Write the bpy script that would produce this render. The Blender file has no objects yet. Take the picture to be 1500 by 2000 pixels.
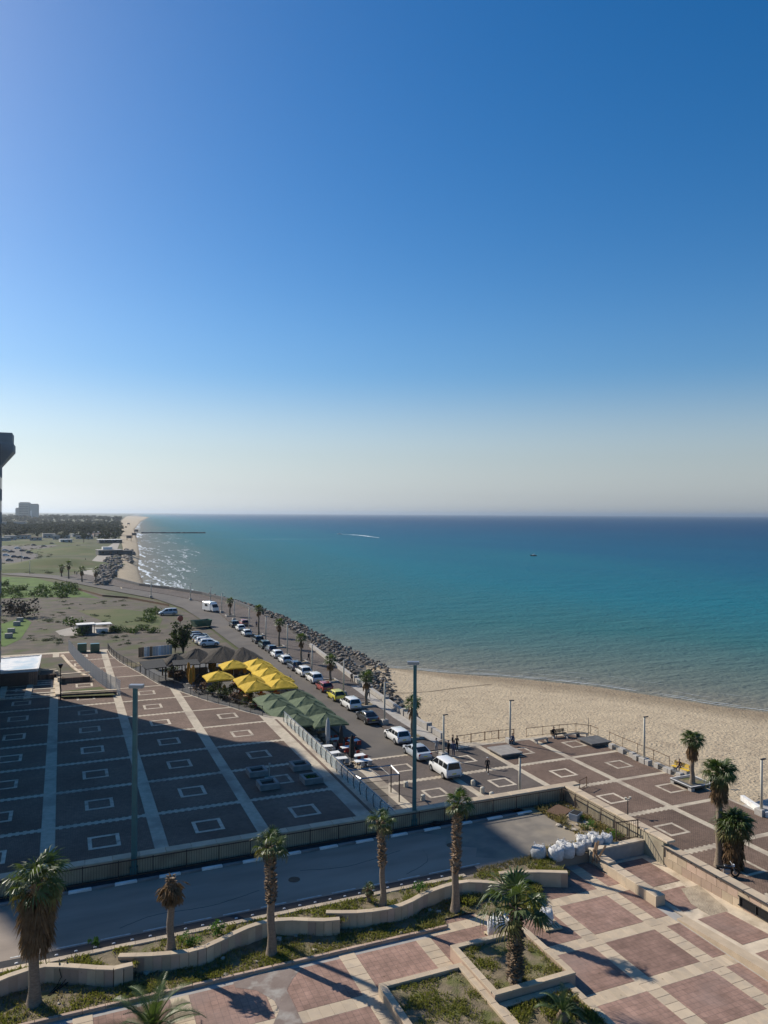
import bpy, bmesh, math, random
from mathutils import Vector, Matrix, noise
random.seed(7)
R=math.radians; rnd=random.random; U_=random.uniform
S=bpy.context.scene; COL=S.collection
# ---------------------------------------------------------------- camera, sky, sun, exposure
YAW=R(23.0); ROLL=0.0055; FPX=1480.0; PITCH=3.5/1480
CAM=Vector((0,0,28.0))
_Fh=Vector((math.sin(YAW),math.cos(YAW),0)); _Rh=Vector((math.cos(YAW),-math.sin(YAW),0)); _Z=Vector((0,0,1))
_F=_Fh*math.cos(PITCH)+_Z*math.sin(PITCH); _Uu=_Z*math.cos(PITCH)-_Fh*math.sin(PITCH)
_R=_Rh*math.cos(ROLL)+_Uu*math.sin(ROLL); _U=_Uu*math.cos(ROLL)-_Rh*math.sin(ROLL)
cd=bpy.data.cameras.new('camera'); cam=bpy.data.objects.new('camera',cd); COL.objects.link(cam)
cd.sensor_fit='HORIZONTAL'; cd.sensor_width=36; cd.lens=36*FPX/1500; cd.clip_start=0.1; cd.clip_end=120000
m3=Matrix((_R,_U,-_F)).transposed(); cam.matrix_world=Matrix.Translation(CAM)@m3.to_4x4()
S.camera=cam
SUN_AZ=R(33.0); SUN_EL=R(33.6)           # sun stands 33 degrees left of +Y
W=bpy.data.worlds.new('World'); S.world=W; W.use_nodes=True
nt=W.node_tree; bg=nt.nodes['Background']; sky=nt.nodes.new('ShaderNodeTexSky'); sky.sky_type='NISHITA'
sky.sun_disc=False; sky.sun_elevation=SUN_EL; sky.sun_rotation=-SUN_AZ
sky.altitude=30; sky.air_density=1.0; sky.dust_density=0.5; sky.ozone_density=2.0

tcw=nt.nodes.new('ShaderNodeTexCoord'); sxw=nt.nodes.new('ShaderNodeSeparateXYZ'); nt.links.new(tcw.outputs['Generated'],sxw.inputs[0])
mrs=nt.nodes.new('ShaderNodeMapRange'); mrs.interpolation_type='SMOOTHSTEP'; mrs.inputs[1].default_value=0; mrs.inputs[2].default_value=.19; mrs.inputs[3].default_value=.2; mrs.inputs[4].default_value=1.45; hsw_h=.504; nt.links.new(sxw.outputs[2],mrs.inputs[0])
hsw=nt.nodes.new('ShaderNodeHueSaturation'); nt.links.new(mrs.outputs[0],hsw.inputs['Saturation']); nt.links.new(sky.outputs[0],hsw.inputs['Color'])
hsw.inputs['Hue'].default_value=hsw_h
mrt=nt.nodes.new('ShaderNodeMapRange'); mrt.interpolation_type='SMOOTHSTEP'; mrt.inputs[2].default_value=.26; mrt.inputs[3].default_value=1; mrt.inputs[4].default_value=0; nt.links.new(sxw.outputs[2],mrt.inputs[0])
mxw=nt.nodes.new('ShaderNodeMix'); mxw.data_type='RGBA'; mxw.blend_type='MULTIPLY'; mxw.inputs[7].default_value=(.70,.76,.82,1); nt.links.new(mrt.outputs[0],mxw.inputs[0]); nt.links.new(hsw.outputs[0],mxw.inputs[6]); nt.links.new(mxw.outputs[2],bg.inputs[0]); bg.inputs[1].default_value=0.093
sd=bpy.data.lights.new('sun','SUN'); sun=bpy.data.objects.new('sun',sd); COL.objects.link(sun)
sd.energy=4.8; sd.angle=R(0.53); sd.color=(1.0,0.93,0.82)
sv=Vector((-math.sin(SUN_AZ)*math.cos(SUN_EL),math.cos(SUN_AZ)*math.cos(SUN_EL),math.sin(SUN_EL)))
sun.rotation_euler=sv.to_track_quat('Z','Y').to_euler(); sun.location=sv*300
vs=S.view_settings; vs.view_transform='Standard'; vs.look='None'; vs.exposure=0.3; vs.gamma=1.0; vs.use_curve_mapping=False
S.cycles.max_bounces=6; S.cycles.diffuse_bounces=2; S.cycles.glossy_bounces=3; S.cycles.transmission_bounces=4; S.cycles.transparent_max_bounces=12; S.cycles.volume_bounces=0
S.cycles.use_denoising=True
# ---------------------------------------------------------------- helpers
def gp(x,y,z=0.0):
    """point of the level plane at height z that lies under pixel (x,y) of the survey photograph"""
    d=_F+_R*((x-750)/FPX)+_U*((1000-y)/FPX); t=(z-CAM.z)/d.z; return CAM+d*t
def gl(z,*pts): return [gp(a,b,z) for a,b in pts]
MATS={}
def mat(name,c1,c2=None,scale=4.0,rough=.8,bump=0.0,bscale=None,spec=.25,metal=0,c3=None,s3=.5,detail=5,dist=0.02,stretch=None,alpha=1,trans=0,thr=(.35,.65),objrand=0,sub=0):
    m=bpy.data.materials.new(name); m.use_nodes=True; n=m.node_tree.nodes; l=m.node_tree.links; b=n['Principled BSDF']
    b.inputs['Roughness'].default_value=rough; b.inputs['Metallic'].default_value=metal; b.inputs['Specular IOR Level'].default_value=spec
    b.inputs['Base Color'].default_value=(*c1,1)
    tc=n.new('ShaderNodeTexCoord'); co=tc.outputs['Object']
    if stretch:
        mp=n.new('ShaderNodeMapping'); mp.inputs['Scale'].default_value=stretch; l.new(co,mp.inputs[0]); co=mp.outputs[0]
    if objrand:
        oi0=n.new('ShaderNodeObjectInfo'); vm=n.new('ShaderNodeVectorMath'); vm.operation='SCALE'; vm.inputs[0].default_value=(37,91,53); l.new(oi0.outputs['Random'],vm.inputs['Scale']); va=n.new('ShaderNodeVectorMath'); l.new(co,va.inputs[0]); l.new(vm.outputs[0],va.inputs[1]); co=va.outputs[0]
    out=None
    if c2:
        t=n.new('ShaderNodeTexNoise'); t.inputs['Scale'].default_value=scale; t.inputs['Detail'].default_value=detail; l.new(co,t.inputs['Vector'])
        mr=n.new('ShaderNodeMapRange'); mr.inputs[1].default_value=thr[0]; mr.inputs[2].default_value=thr[1]; l.new(t.outputs[0],mr.inputs[0])
        mx=n.new('ShaderNodeMix'); mx.data_type='RGBA'; mx.inputs[6].default_value=(*c1,1); mx.inputs[7].default_value=(*c2,1); l.new(mr.outputs[0],mx.inputs[0]); out=mx.outputs[2]
        if c3:
            t3=n.new('ShaderNodeTexNoise'); t3.inputs['Scale'].default_value=s3; t3.inputs['Detail'].default_value=6; l.new(co,t3.inputs['Vector'])
            m3_=n.new('ShaderNodeMapRange'); m3_.inputs[1].default_value=.5; m3_.inputs[2].default_value=.68; l.new(t3.outputs[0],m3_.inputs[0])
            x3=n.new('ShaderNodeMix'); x3.data_type='RGBA'; l.new(m3_.outputs[0],x3.inputs[0]); l.new(out,x3.inputs[6]); x3.inputs[7].default_value=(*c3,1); out=x3.outputs[2]
    if objrand:
        oi=n.new('ShaderNodeObjectInfo'); h=n.new('ShaderNodeHueSaturation'); mr=n.new('ShaderNodeMapRange')
        mr.inputs[3].default_value=1-objrand; mr.inputs[4].default_value=1+objrand; l.new(oi.outputs['Random'],mr.inputs[0]); l.new(mr.outputs[0],h.inputs['Value'])
        if out: l.new(out,h.inputs['Color'])
        else: h.inputs['Color'].default_value=(*c1,1)
        out=h.outputs[0]
    if out: l.new(out,b.inputs['Base Color'])
    if bump:
        t=n.new('ShaderNodeTexNoise'); t.inputs['Scale'].default_value=bscale or scale*3; t.inputs['Detail'].default_value=6; l.new(co,t.inputs['Vector'])
        bp=n.new('ShaderNodeBump'); bp.inputs['Strength'].default_value=bump; bp.inputs['Distance'].default_value=dist; l.new(t.outputs[0],bp.inputs['Height']); l.new(bp.outputs[0],b.inputs['Normal'])
    if alpha<1: b.inputs['Alpha'].default_value=alpha
    if trans: b.inputs['Transmission Weight'].default_value=trans
    if sub:
        b.inputs['Subsurface Weight'].default_value=0
        tr=n.new('ShaderNodeBsdfTranslucent'); tr.inputs[0].default_value=(c1[0]*1.6,c1[1]*1.6,c1[2]*.9,1); ms=n.new('ShaderNodeMixShader'); ms.inputs[0].default_value=sub
        l.new(b.outputs[0],ms.inputs[1]); l.new(tr.outputs[0],ms.inputs[2]); l.new(ms.outputs[0],n['Material Output'].inputs[0])
    MATS[name]=m; return m
def brickmat(name,c1,c2,mortar,bw,bh,ms,rough=.85,bump=.3,offset=.5,rot=0,stain=None,ss=.35):
    m=bpy.data.materials.new(name); m.use_nodes=True; n=m.node_tree.nodes; l=m.node_tree.links; b=n['Principled BSDF']; b.inputs['Roughness'].default_value=rough; b.inputs['Specular IOR Level'].default_value=.2
    tc=n.new('ShaderNodeTexCoord'); mp=n.new('ShaderNodeMapping'); mp.inputs['Rotation'].default_value=(0,0,rot); l.new(tc.outputs['Object'],mp.inputs[0])
    k=n.new('ShaderNodeTexBrick'); k.offset=offset; k.inputs['Color1'].default_value=(*c1,1); k.inputs['Color2'].default_value=(*c2,1); k.inputs['Mortar'].default_value=(*mortar,1)
    k.inputs['Scale'].default_value=1; k.inputs['Mortar Size'].default_value=ms; k.inputs['Brick Width'].default_value=bw; k.inputs['Row Height'].default_value=bh; l.new(mp.outputs[0],k.inputs[0])
    t=n.new('ShaderNodeTexNoise'); t.inputs['Scale'].default_value=ss; t.inputs['Detail'].default_value=7; l.new(tc.outputs['Object'],t.inputs['Vector'])
    mr=n.new('ShaderNodeMapRange'); mr.inputs[1].default_value=.3; mr.inputs[2].default_value=.7; mr.inputs[3].default_value=.78; mr.inputs[4].default_value=1.2; l.new(t.outputs[0],mr.inputs[0])
    h=n.new('ShaderNodeHueSaturation'); l.new(mr.outputs[0],h.inputs['Value']); l.new(k.outputs[0],h.inputs['Color']); out=h.outputs[0]
    oi=n.new('ShaderNodeObjectInfo'); r0=n.new('ShaderNodeMapRange'); r0.inputs[3].default_value=.86; r0.inputs[4].default_value=1.14; l.new(oi.outputs['Random'],r0.inputs[0]); h0=n.new('ShaderNodeHueSaturation'); l.new(r0.outputs[0],h0.inputs['Value']); l.new(out,h0.inputs['Color']); out=h0.outputs[0]
    tt=n.new('ShaderNodeTexNoise'); tt.inputs['Scale'].default_value=2.3; tt.inputs['Detail'].default_value=9; tt.inputs['Roughness'].default_value=.75; l.new(tc.outputs['Object'],tt.inputs['Vector']); rt_=n.new('ShaderNodeMapRange'); rt_.inputs[1].default_value=.35; rt_.inputs[2].default_value=.65; rt_.inputs[3].default_value=.8; rt_.inputs[4].default_value=1.15; l.new(tt.outputs[0],rt_.inputs[0]); h1=n.new('ShaderNodeHueSaturation'); l.new(rt_.outputs[0],h1.inputs['Value']); l.new(out,h1.inputs['Color']); out=h1.outputs[0]
    if stain:
        t2=n.new('ShaderNodeTexNoise'); t2.inputs['Scale'].default_value=.23; t2.inputs['Detail'].default_value=8; l.new(tc.outputs['Object'],t2.inputs['Vector'])
        r2=n.new('ShaderNodeMapRange'); r2.inputs[1].default_value=.56; r2.inputs[2].default_value=.72; r2.inputs[4].default_value=.6; l.new(t2.outputs[0],r2.inputs[0])
        mx=n.new('ShaderNodeMix'); mx.data_type='RGBA'; mx.inputs[7].default_value=(*stain,1); l.new(r2.outputs[0],mx.inputs[0]); l.new(out,mx.inputs[6]); out=mx.outputs[2]
    l.new(out,b.inputs['Base Color'])
    bp=n.new('ShaderNodeBump'); bp.inputs['Strength'].default_value=bump; bp.inputs['Distance'].default_value=.01; bp.invert=True; l.new(k.outputs['Fac'],bp.inputs['Height']); l.new(bp.outputs[0],b.inputs['Normal'])
    MATS[name]=m; return m
def MM(x): return MATS[x] if isinstance(x,str) else x
class MB:
    def __init__(s): s.v=[]; s.f=[]; s.m=[]
    def add(s,vs,fs,mi=0):
        o=len(s.v); s.v+=[tuple(p) for p in vs]; s.f+=[tuple(i+o for i in f) for f in fs]; s.m+=[mi]*len(fs); return s
    def box(s,cx,cy,z0,sx,sy,sz,rz=0,mi=0,tx=1,ty=1):
        c,n=math.cos(rz),math.sin(rz); vs=[]
        for z,a,b in ((z0,1,1),(z0+sz,tx,ty)):
            for dx,dy in ((-1,-1),(1,-1),(1,1),(-1,1)):
                x,y=dx*sx*a/2,dy*sy*b/2; vs.append((cx+x*c-y*n,cy+x*n+y*c,z))
        return s.add(vs,[(3,2,1,0),(4,5,6,7),(0,1,5,4),(1,2,6,5),(2,3,7,6),(3,0,4,7)],mi)
    def rbox(s,cx,cy,z0,sx,sy,sz,b=.02,rz=0,mi=0):
        """box with chamfered top edge"""
        s.box(cx,cy,z0,sx,sy,sz-b,rz,mi); c=len(s.v)-4
        s.f.pop(-5); s.m.pop(-5)
        co,n=math.cos(rz),math.sin(rz); vs=[]
        for dx,dy in ((-1,-1),(1,-1),(1,1),(-1,1)):
            x,y=dx*(sx/2-b),dy*(sy/2-b); vs.append((cx+x*co-y*n,cy+x*n+y*co,z0+sz))
        o=len(s.v); s.v+=vs; fs=[(c,c+1,o+1,o),(c+1,c+2,o+2,o+1),(c+2,c+3,o+3,o+2),(c+3,c,o,o+3),(o,o+1,o+2,o+3)]; s.f+=fs; s.m+=[mi]*5; return s
    def cyl(s,x,y,z0,z1,r0,r1=None,n=10,mi=0,cap=True):
        r1=r0 if r1 is None else r1
        vs=[(x+r*math.cos(2*math.pi*i/n),y+r*math.sin(2*math.pi*i/n),z) for z,r in ((z0,r0),(z1,r1)) for i in range(n)]
        fs=[(i,(i+1)%n,n+(i+1)%n,n+i) for i in range(n)]
        if cap: fs+=[tuple(range(n-1,-1,-1)),tuple(range(n,2*n))]
        return s.add(vs,fs,mi)
    def tube(s,pts,rad,n=6,mi=0,cap=True):
        pts=[Vector(p) for p in pts]; vs=[]; k=len(pts)
        for i,p in enumerate(pts):
            t=(pts[min(i+1,k-1)]-pts[max(i-1,0)]).normalized(); a=t.cross(Vector((0,0,1)) if abs(t.z)<.9 else Vector((1,0,0))).normalized(); b=t.cross(a)
            r=rad[i] if isinstance(rad,(list,tuple)) else rad
            for j in range(n):
                q=2*math.pi*j/n; vs.append(p+a*(r*math.cos(q))+b*(r*math.sin(q)))
        fs=[(i*n+j,i*n+(j+1)%n,(i+1)*n+(j+1)%n,(i+1)*n+j) for i in range(k-1) for j in range(n)]
        if cap: fs+=[tuple(range(n)),tuple(range((k-1)*n+n-1,(k-1)*n-1,-1))]
        return s.add(vs,fs,mi)
    def prism(s,pts,z0,z1,mi=0,bottom=False):
        p2=[(p[0],p[1]) for p in pts]; n=len(p2)
        if sum(p2[i][0]*p2[(i+1)%n][1]-p2[(i+1)%n][0]*p2[i][1] for i in range(n))<0: p2.reverse()
        vs=[(x,y,z0) for x,y in p2]+[(x,y,z1) for x,y in p2]
        fs=[(i,(i+1)%n,n+(i+1)%n,n+i) for i in range(n)]+[tuple(range(n,2*n))]
        if bottom: fs.append(tuple(range(n-1,-1,-1)))
        return s.add(vs,fs,mi)
    def wall(s,pts,z0,z1,th,mi=0):
        """upright wall of thickness th along a polyline"""
        P=[Vector((p[0],p[1])) for p in pts]; k=len(P); L=[];Q=[]
        for i in range(k):
            t=(P[min(i+1,k-1)]-P[max(i-1,0)]).normalized(); nn=Vector((-t.y,t.x)); L.append(P[i]+nn*th/2); Q.append(P[i]-nn*th/2)
        vs=[]
        for i in range(k):
            za=z0[i] if isinstance(z0,list) else z0; zb=z1[i] if isinstance(z1,list) else z1
            vs+=[(*L[i],za),(*L[i],zb),(*Q[i],zb),(*Q[i],za)]
        fs=[(4*i+a,4*i+4+a,4*i+4+(a+1)%4,4*i+(a+1)%4) for i in range(k-1) for a in range(4)]+[(0,1,2,3),(4*k-1,4*k-2,4*k-3,4*k-4)]
        return s.add(vs,fs,mi)
    def mesh(s,name,mats,smooth=False):
        me=bpy.data.meshes.new(name); me.from_pydata(s.v,[],s.f)
        for m in (mats if isinstance(mats,(list,tuple)) else [mats]): me.materials.append(MM(m))
        if max(s.m,default=0)>0: me.polygons.foreach_set('material_index',s.m)
        if smooth: me.polygons.foreach_set('use_smooth',[True]*len(s.f))
        me.update(); return me
    def build(s,name,mats,parent=None,smooth=False,world=False,loc=(0,0,0)):
        me=s.mesh(name,mats,smooth)
        if world and parent is not None and parent.location.length>0: me.transform(Matrix.Translation(-parent.location))
        return obj(name,me,parent,loc)
def obj(name,me,parent=None,loc=(0,0,0),rz=0,rot=None,scale=None):
    o=bpy.data.objects.new(name,me); COL.objects.link(o); o.parent=parent; o.location=loc; o.rotation_euler=rot or (0,0,rz)
    if scale: o.scale=scale if hasattr(scale,'__len__') else (scale,)*3
    return o
def tag(o,label=None,cat=None,group=None,kind=None):
    for k,v in (('label',label),('category',cat),('group',group),('kind',kind)):
        if v: o[k]=v
    return o
def thing(name,label,cat,loc=(0,0,0),rz=0,group=None): return tag(obj(name,None,None,loc,rz),label,cat,group)
def copy_tree(o,parent=None,top=True):
    c=o.copy(); COL.objects.link(c); c.parent=parent
    for ch in [x for x in KIDS.get(o.name,[])]: copy_tree(ch,c,False)
    return c
KIDS={}
def reg(root):
    """remember a prototype's children so that copies can be made quickly"""
    for ch in root.children: KIDS.setdefault(root.name,[]).append(ch); reg(ch)
    return root
def sheet(name,pts,z,m,kind='structure',label=None,parent=None,zs=None):
    bm=bmesh.new(); vv=[bm.verts.new((p[0],p[1],zs[i] if zs else z)) for i,p in enumerate(pts)]; f=bm.faces.new(vv); f.normal_update()
    if f.normal.z<0: f.normal_flip()
    bmesh.ops.triangulate(bm,faces=bm.faces[:]); me=bpy.data.meshes.new(name); bm.to_mesh(me); bm.free(); me.materials.append(MM(m))
    return tag(obj(name,me,parent),label,None,None,kind)
def smoothline(pts,n=6):
    """Catmull-Rom through the points"""
    P=[Vector(p) for p in pts]; out=[]
    for i in range(len(P)-1):
        a,b,c,d=P[max(i-1,0)],P[i],P[i+1],P[min(i+2,len(P)-1)]
        for k in range(n):
            t=k/n; out.append(.5*((2*b)+(c-a)*t+(2*a-5*b+4*c-d)*t*t+(3*b-3*c+d-a)*t**3))
    out.append(P[-1]); return out
def resample(pts,step):
    P=[Vector(p) for p in pts]; out=[P[0]]; acc=0; last=P[0]
    for q in P[1:]:
        while (q-last).length>1e-6 and acc+(q-last).length>=step:
            last=last+(q-last).normalized()*(step-acc); out.append(last.copy()); acc=0
        acc+=(q-last).length; last=q
    return out
# ---------------------------------------------------------------- materials
mat('asphalt',(.31,.25,.195),(.245,.198,.155),.9,.9,.25,60,c3=(.34,.28,.22),s3=.35,stretch=(.25,1,1))
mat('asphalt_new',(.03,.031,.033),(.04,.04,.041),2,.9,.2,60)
mat('asphalt_dusty',(.25,.215,.17),(.17,.15,.125),.8,.92,.25,40,c3=(.30,.25,.18),s3=.25)
mat('road_low',(.125,.11,.095),(.095,.085,.076),.25,.9,.2,40,c3=(.15,.13,.108),s3=.06)
mat('dirt',(.125,.10,.076),(.08,.068,.053),.3,.95,.5,6,c3=(.075,.085,.03),s3=.16)
mat('bed_soil',(.24,.19,.12),(.15,.12,.075),2.5,.95,.9,14,c3=(.12,.125,.04),s3=1.1,dist=.06)
mat('sandy',(.34,.27,.18),(.26,.21,.14),3,.95,.8,20,dist=.05,c3=(.12,.13,.045),s3=.7)
mat('grassland',(.065,.075,.026),(.10,.09,.045),.045,.95,.5,2,c3=(.05,.065,.022),s3=.03)
mat('mound_grass',(.085,.098,.03),(.065,.085,.024),.12,.95,.6,1.5,c3=(.125,.11,.05),s3=.06)
mat('cream',(.62,.51,.37),(.5,.41,.3),1.7,.8,.25,25,c3=(.38,.30,.21),s3=.9)
mat('cream_slab',(.53,.42,.29),(.45,.355,.25),1.1,.75,.2,30,c3=(.42,.34,.25),s3=1.6,objrand=.10)
mat('clad',(.50,.39,.27),(.42,.33,.23),1.5,.8,.25,24,objrand=.17)
mat('clad_rose',(.46,.33,.25),(.40,.29,.21),1.5,.8,.25,24,objrand=.17)
mat('concrete',(.40,.37,.33),(.32,.30,.27),1.3,.9,.3,18)
mat('concrete_dark',(.12,.118,.115),(.09,.09,.09),1.5,.85,.3,18)
mat('parapet',(.42,.36,.25),(.34,.29,.2),.8,.88,.3,12,c3=(.25,.2,.14),s3=.5)
mat('white_paint',(.78,.76,.72),(.6,.58,.54),3,.7)
mat('line_paint',(.62,.60,.55),(.42,.40,.36),4,.8)
mat('grey_paint',(.23,.22,.21),(.17,.16,.155),3,.8)
mat('band',(.52,.44,.33),(.42,.36,.27),2.5,.85,.35,20,c3=(.32,.26,.2),s3=.4)
mat('inlay',(.56,.48,.37),(.44,.37,.28),3,.8,.2,20,c3=(.30,.25,.19),s3=1.2,objrand=.15)
brickmat('paver_brown',(.225,.15,.108),(.18,.12,.088),(.10,.072,.056),.24,.12,.02,bump=.5,ss=.25)
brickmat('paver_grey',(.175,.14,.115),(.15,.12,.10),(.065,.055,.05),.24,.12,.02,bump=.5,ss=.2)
brickmat('paver_rose',(.295,.185,.142),(.255,.16,.122),(.18,.12,.098),.33,.33,.012,offset=0,bump=.35,ss=.8,stain=(.27,.20,.17))
mat('sand',(.47,.375,.25),(.42,.335,.225),.35,.95,1.0,2.4,c3=(.37,.29,.195),s3=.5,dist=.25)
mat('mortar',(.42,.34,.24),(.30,.24,.17),2,.95,.9,9,dist=.05)
mat('old_cement',(.19,.145,.12),(.24,.19,.16),1.2,.95,.6,8,c3=(.34,.31,.27),s3=1.3)
mat('sand_wet',(.30,.235,.16),(.26,.2,.14),.2,.55,.2,2)
mat('metal_dark',(.045,.045,.048),rough=.5,metal=.6); mat('metal_grey',(.35,.36,.37),rough=.45,metal=.7); mat('rust',(.12,.07,.045),(.16,.1,.06),8,.8)
mat('rust_dark',(.06,.045,.035),(.09,.06,.045),6,.8)
mat('pole_green',(.05,.15,.15),(.04,.12,.125),2,.5,spec=.4); mat('pole_cream',(.55,.51,.41),(.47,.43,.35),2,.7)
mat('mesh_fence',(.42,.43,.44),rough=.6,metal=.3); mat('glass_rail',(.50,.58,.58),rough=.15,alpha=.38,spec=.5)
mat('black',(.012,.012,.013),rough=.6); mat('rubber',(.018,.018,.018),rough=.85)
mat('tower',(.15,.155,.17),(.12,.125,.14),.3,.7,.1,3); mat('tower_glass',(.03,.04,.055),rough=.12,spec=.6); mat('tower_trim',(.33,.32,.31),(.27,.27,.26),.5,.8)
# water: colour of the bottom showing through (shallow sand to deep blue) + wave relief
def water():
    m=bpy.data.materials.new('water'); m.use_nodes=True; n=m.node_tree.nodes; l=m.node_tree.links; b=n['Principled BSDF']
    b.inputs['Roughness'].default_value=.22; b.inputs['IOR'].default_value=1.33; b.inputs['Specular IOR Level'].default_value=.16
    g=n.new('ShaderNodeNewGeometry'); sx=n.new('ShaderNodeSeparateXYZ'); l.new(g.outputs['Position'],sx.inputs[0])
    def ma(op,a,b_=None,c=None):
        q=n.new('ShaderNodeMath'); q.operation=op
        for i,x in enumerate((a,b_,c)):
            if x is None: continue
            if isinstance(x,(int,float)): q.inputs[i].default_value=x
            else: l.new(x,q.inputs[i])
        return q.outputs[0]
    X,Y=sx.outputs[0],sx.outputs[1]
    w1=ma('SUBTRACT',ma('SUBTRACT',X,ma('MULTIPLY',Y,.088)),2)
    d2=ma('ADD',ma('MULTIPLY',ma('SUBTRACT',X,59.6),.78),ma('MULTIPLY',ma('SUBTRACT',Y,141.0),.62))
    w=ma('SMOOTH_MIN',w1,d2,12)
    t=n.new('ShaderNodeTexNoise'); t.inputs['Scale'].default_value=.012; t.inputs['Detail'].default_value=5; mp=n.new('ShaderNodeMapping'); mp.inputs['Scale'].default_value=(1,.35,1); mp.inputs['Rotation'].default_value=(0,0,.5); l.new(g.outputs['Position'],mp.inputs[0]); l.new(mp.outputs[0],t.inputs['Vector'])
    w=ma('MULTIPLY',w,ma('ADD',ma('MULTIPLY',t.outputs[0],1.1),.45))
    lg=ma('LOGARITHM',ma('ADD',ma('MAXIMUM',w,0),1.0),10.0)
    cr=n.new('ShaderNodeValToRGB'); e=cr.color_ramp; l.new(ma('DIVIDE',lg,4.0),cr.inputs[0])
    stops=[(0,(.22,.19,.13)),(.22,(.17,.165,.125)),(.36,(.10,.14,.115)),(.45,(.028,.125,.125)),(.55,(.005,.135,.172)),(.65,(.002,.088,.158)),(.76,(.001,.05,.12)),(1,(.0,.032,.088))]
    e.elements[0].position,e.elements[0].color=stops[0][0],(*stops[0][1],1); e.elements[1].position,e.elements[1].color=stops[-1][0],(*stops[-1][1],1)
    for p,c in stops[1:-1]:
        q=e.elements.new(p); q.color=(*c,1)
    l.new(cr.outputs[0],b.inputs['Base Color'])
    # waves: swell and ripples
    mp2=n.new('ShaderNodeMapping'); mp2.inputs['Rotation'].default_value=(0,0,R(38)); mp2.inputs['Scale'].default_value=(.35,1,1); l.new(g.outputs['Position'],mp2.inputs[0])
    a=n.new('ShaderNodeTexNoise'); a.inputs['Scale'].default_value=.16; a.inputs['Detail'].default_value=9; a.inputs['Roughness'].default_value=.62; l.new(mp2.outputs[0],a.inputs['Vector'])
    a2=n.new('ShaderNodeTexNoise'); a2.inputs['Scale'].default_value=.9; a2.inputs['Detail'].default_value=6; l.new(g.outputs['Position'],a2.inputs['Vector'])
    h=ma('ADD',a.outputs[0],ma('MULTIPLY',a2.outputs[0],.25))
    bp=n.new('ShaderNodeBump'); bp.inputs['Strength'].default_value=.7; bp.inputs['Distance'].default_value=2.2; l.new(h,bp.inputs['Height']); l.new(bp.outputs[0],b.inputs['Normal'])
    b.inputs['Specular IOR Level'].default_value=0; b.inputs['Roughness'].default_value=1
    gl_=n.new('ShaderNodeBsdfGlossy'); gl_.inputs['Roughness'].default_value=.28; l.new(bp.outputs[0],gl_.inputs['Normal']); lw=n.new('ShaderNodeLayerWeight'); lw.inputs[0].default_value=.3; l.new(bp.outputs[0],lw.inputs['Normal'])
    ms=n.new('ShaderNodeMixShader'); l.new(ma('ADD',ma('MULTIPLY',lw.outputs['Fresnel'],.2),.06),ms.inputs[0]); l.new(b.outputs[0],ms.inputs[1]); l.new(gl_.outputs[0],ms.inputs[2]); l.new(ms.outputs[0],n['Material Output'].inputs[0])
    MATS['water']=m
water()
mat('foam',(.70,.73,.74),(.5,.56,.58),.8,.7)
def wetsand():
    m=MATS['sand']; n=m.node_tree.nodes; l=m.node_tree.links; b=n['Principled BSDF']; src=b.inputs['Base Color'].links[0].from_socket
    g=n.new('ShaderNodeNewGeometry'); sx=n.new('ShaderNodeSeparateXYZ'); l.new(g.outputs['Position'],sx.inputs[0]); r=n.new('ShaderNodeMapRange'); r.inputs[1].default_value=-2.35; r.inputs[2].default_value=-2.75; l.new(sx.outputs[2],r.inputs[0])
    mx=n.new('ShaderNodeMix'); mx.data_type='RGBA'; mx.blend_type='MULTIPLY'; mx.inputs[7].default_value=(.62,.60,.58,1); l.new(r.outputs[0],mx.inputs[0]); l.new(src,mx.inputs[6]); l.new(mx.outputs[2],b.inputs['Base Color'])
wetsand()
# ---------------------------------------------------------------- sea, land, beach
def sea():
    mb=MB(); rs=[0,30,60,100,160,260,420,700,1200,2200,4000,8000,16000,32000,60000]; n=48
    vs=[(80,150,-3)]; 
    for r in rs[1:]:
        vs+=[(80+r*math.cos(2*math.pi*i/n),150+r*math.sin(2*math.pi*i/n),-3) for i in range(n)]
    fs=[(0,1+i,1+(i+1)%n) for i in range(n)]
    for k in range(len(rs)-2):
        o=1+k*n; fs+=[(o+i,o+n+i,o+n+(i+1)%n,o+(i+1)%n) for i in range(n)]
    mb.add(vs,fs); tag(mb.build('sea','water'),None,None,None,'structure')
sea()
# shore of the land: under the promenade, then the far beach, to the hazy headland
_far=[gp(a,b,0).xy for a,b in ((236,1150),(228,1122),(236,1095),(240,1070),(234,1046),(232,1030),(236,1018),(246,1009))]
COAST=[(60,-60),(60,74),(42,80),(42,115),(44,137),(47,175),(48,205),(46,235),(41,262),(32,284)]+[(p.x,p.y) for p in _far]+[(500,6500),(1100,13000)]
far=[(1150,13000),(-9000,14000),(-9000,-300),(60,-300)]
sheet('terrain',COAST+far,-.25,'grassland')
mb=MB()
inner=[(60.9,30),(60.9,66),(61.3,78.6),(54,80.6),(46,82.5),(44,90),(45.5,115),(49,135)]
outer=[(150,28),(104.5,85.5),(99,92.9),(95.5,100.6),(89,112.9),(79.5,123.6),(68,133.2),(60,141.5)]
N=len(inner); sub=[]
ii=inner
oo=outer
rows=[]
for i in range(N):
    a=Vector(ii[i]); b=Vector(oo[i]); row=[]
    for k in range(9):
        t=k/8; p=a.lerp(b,t); row.append((p.x,p.y,-1.1*(1-t)**.7*(1-t*.2)-3.06*t**1.4 if k else -.9))
    e=b+(b-a).normalized()*9; row.append((e.x,e.y,-4.2)); rows.append(row)
vs=[p for r in rows for p in r]; K=10
mb.add(vs,[(i*K+k,(i+1)*K+k,(i+1)*K+k+1,i*K+k+1) for i in range(N-1) for k in range(K-1)])
from mathutils.bvhtree import BVHTree
BEACH=BVHTree.FromPolygons(mb.v,mb.f)
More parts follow.
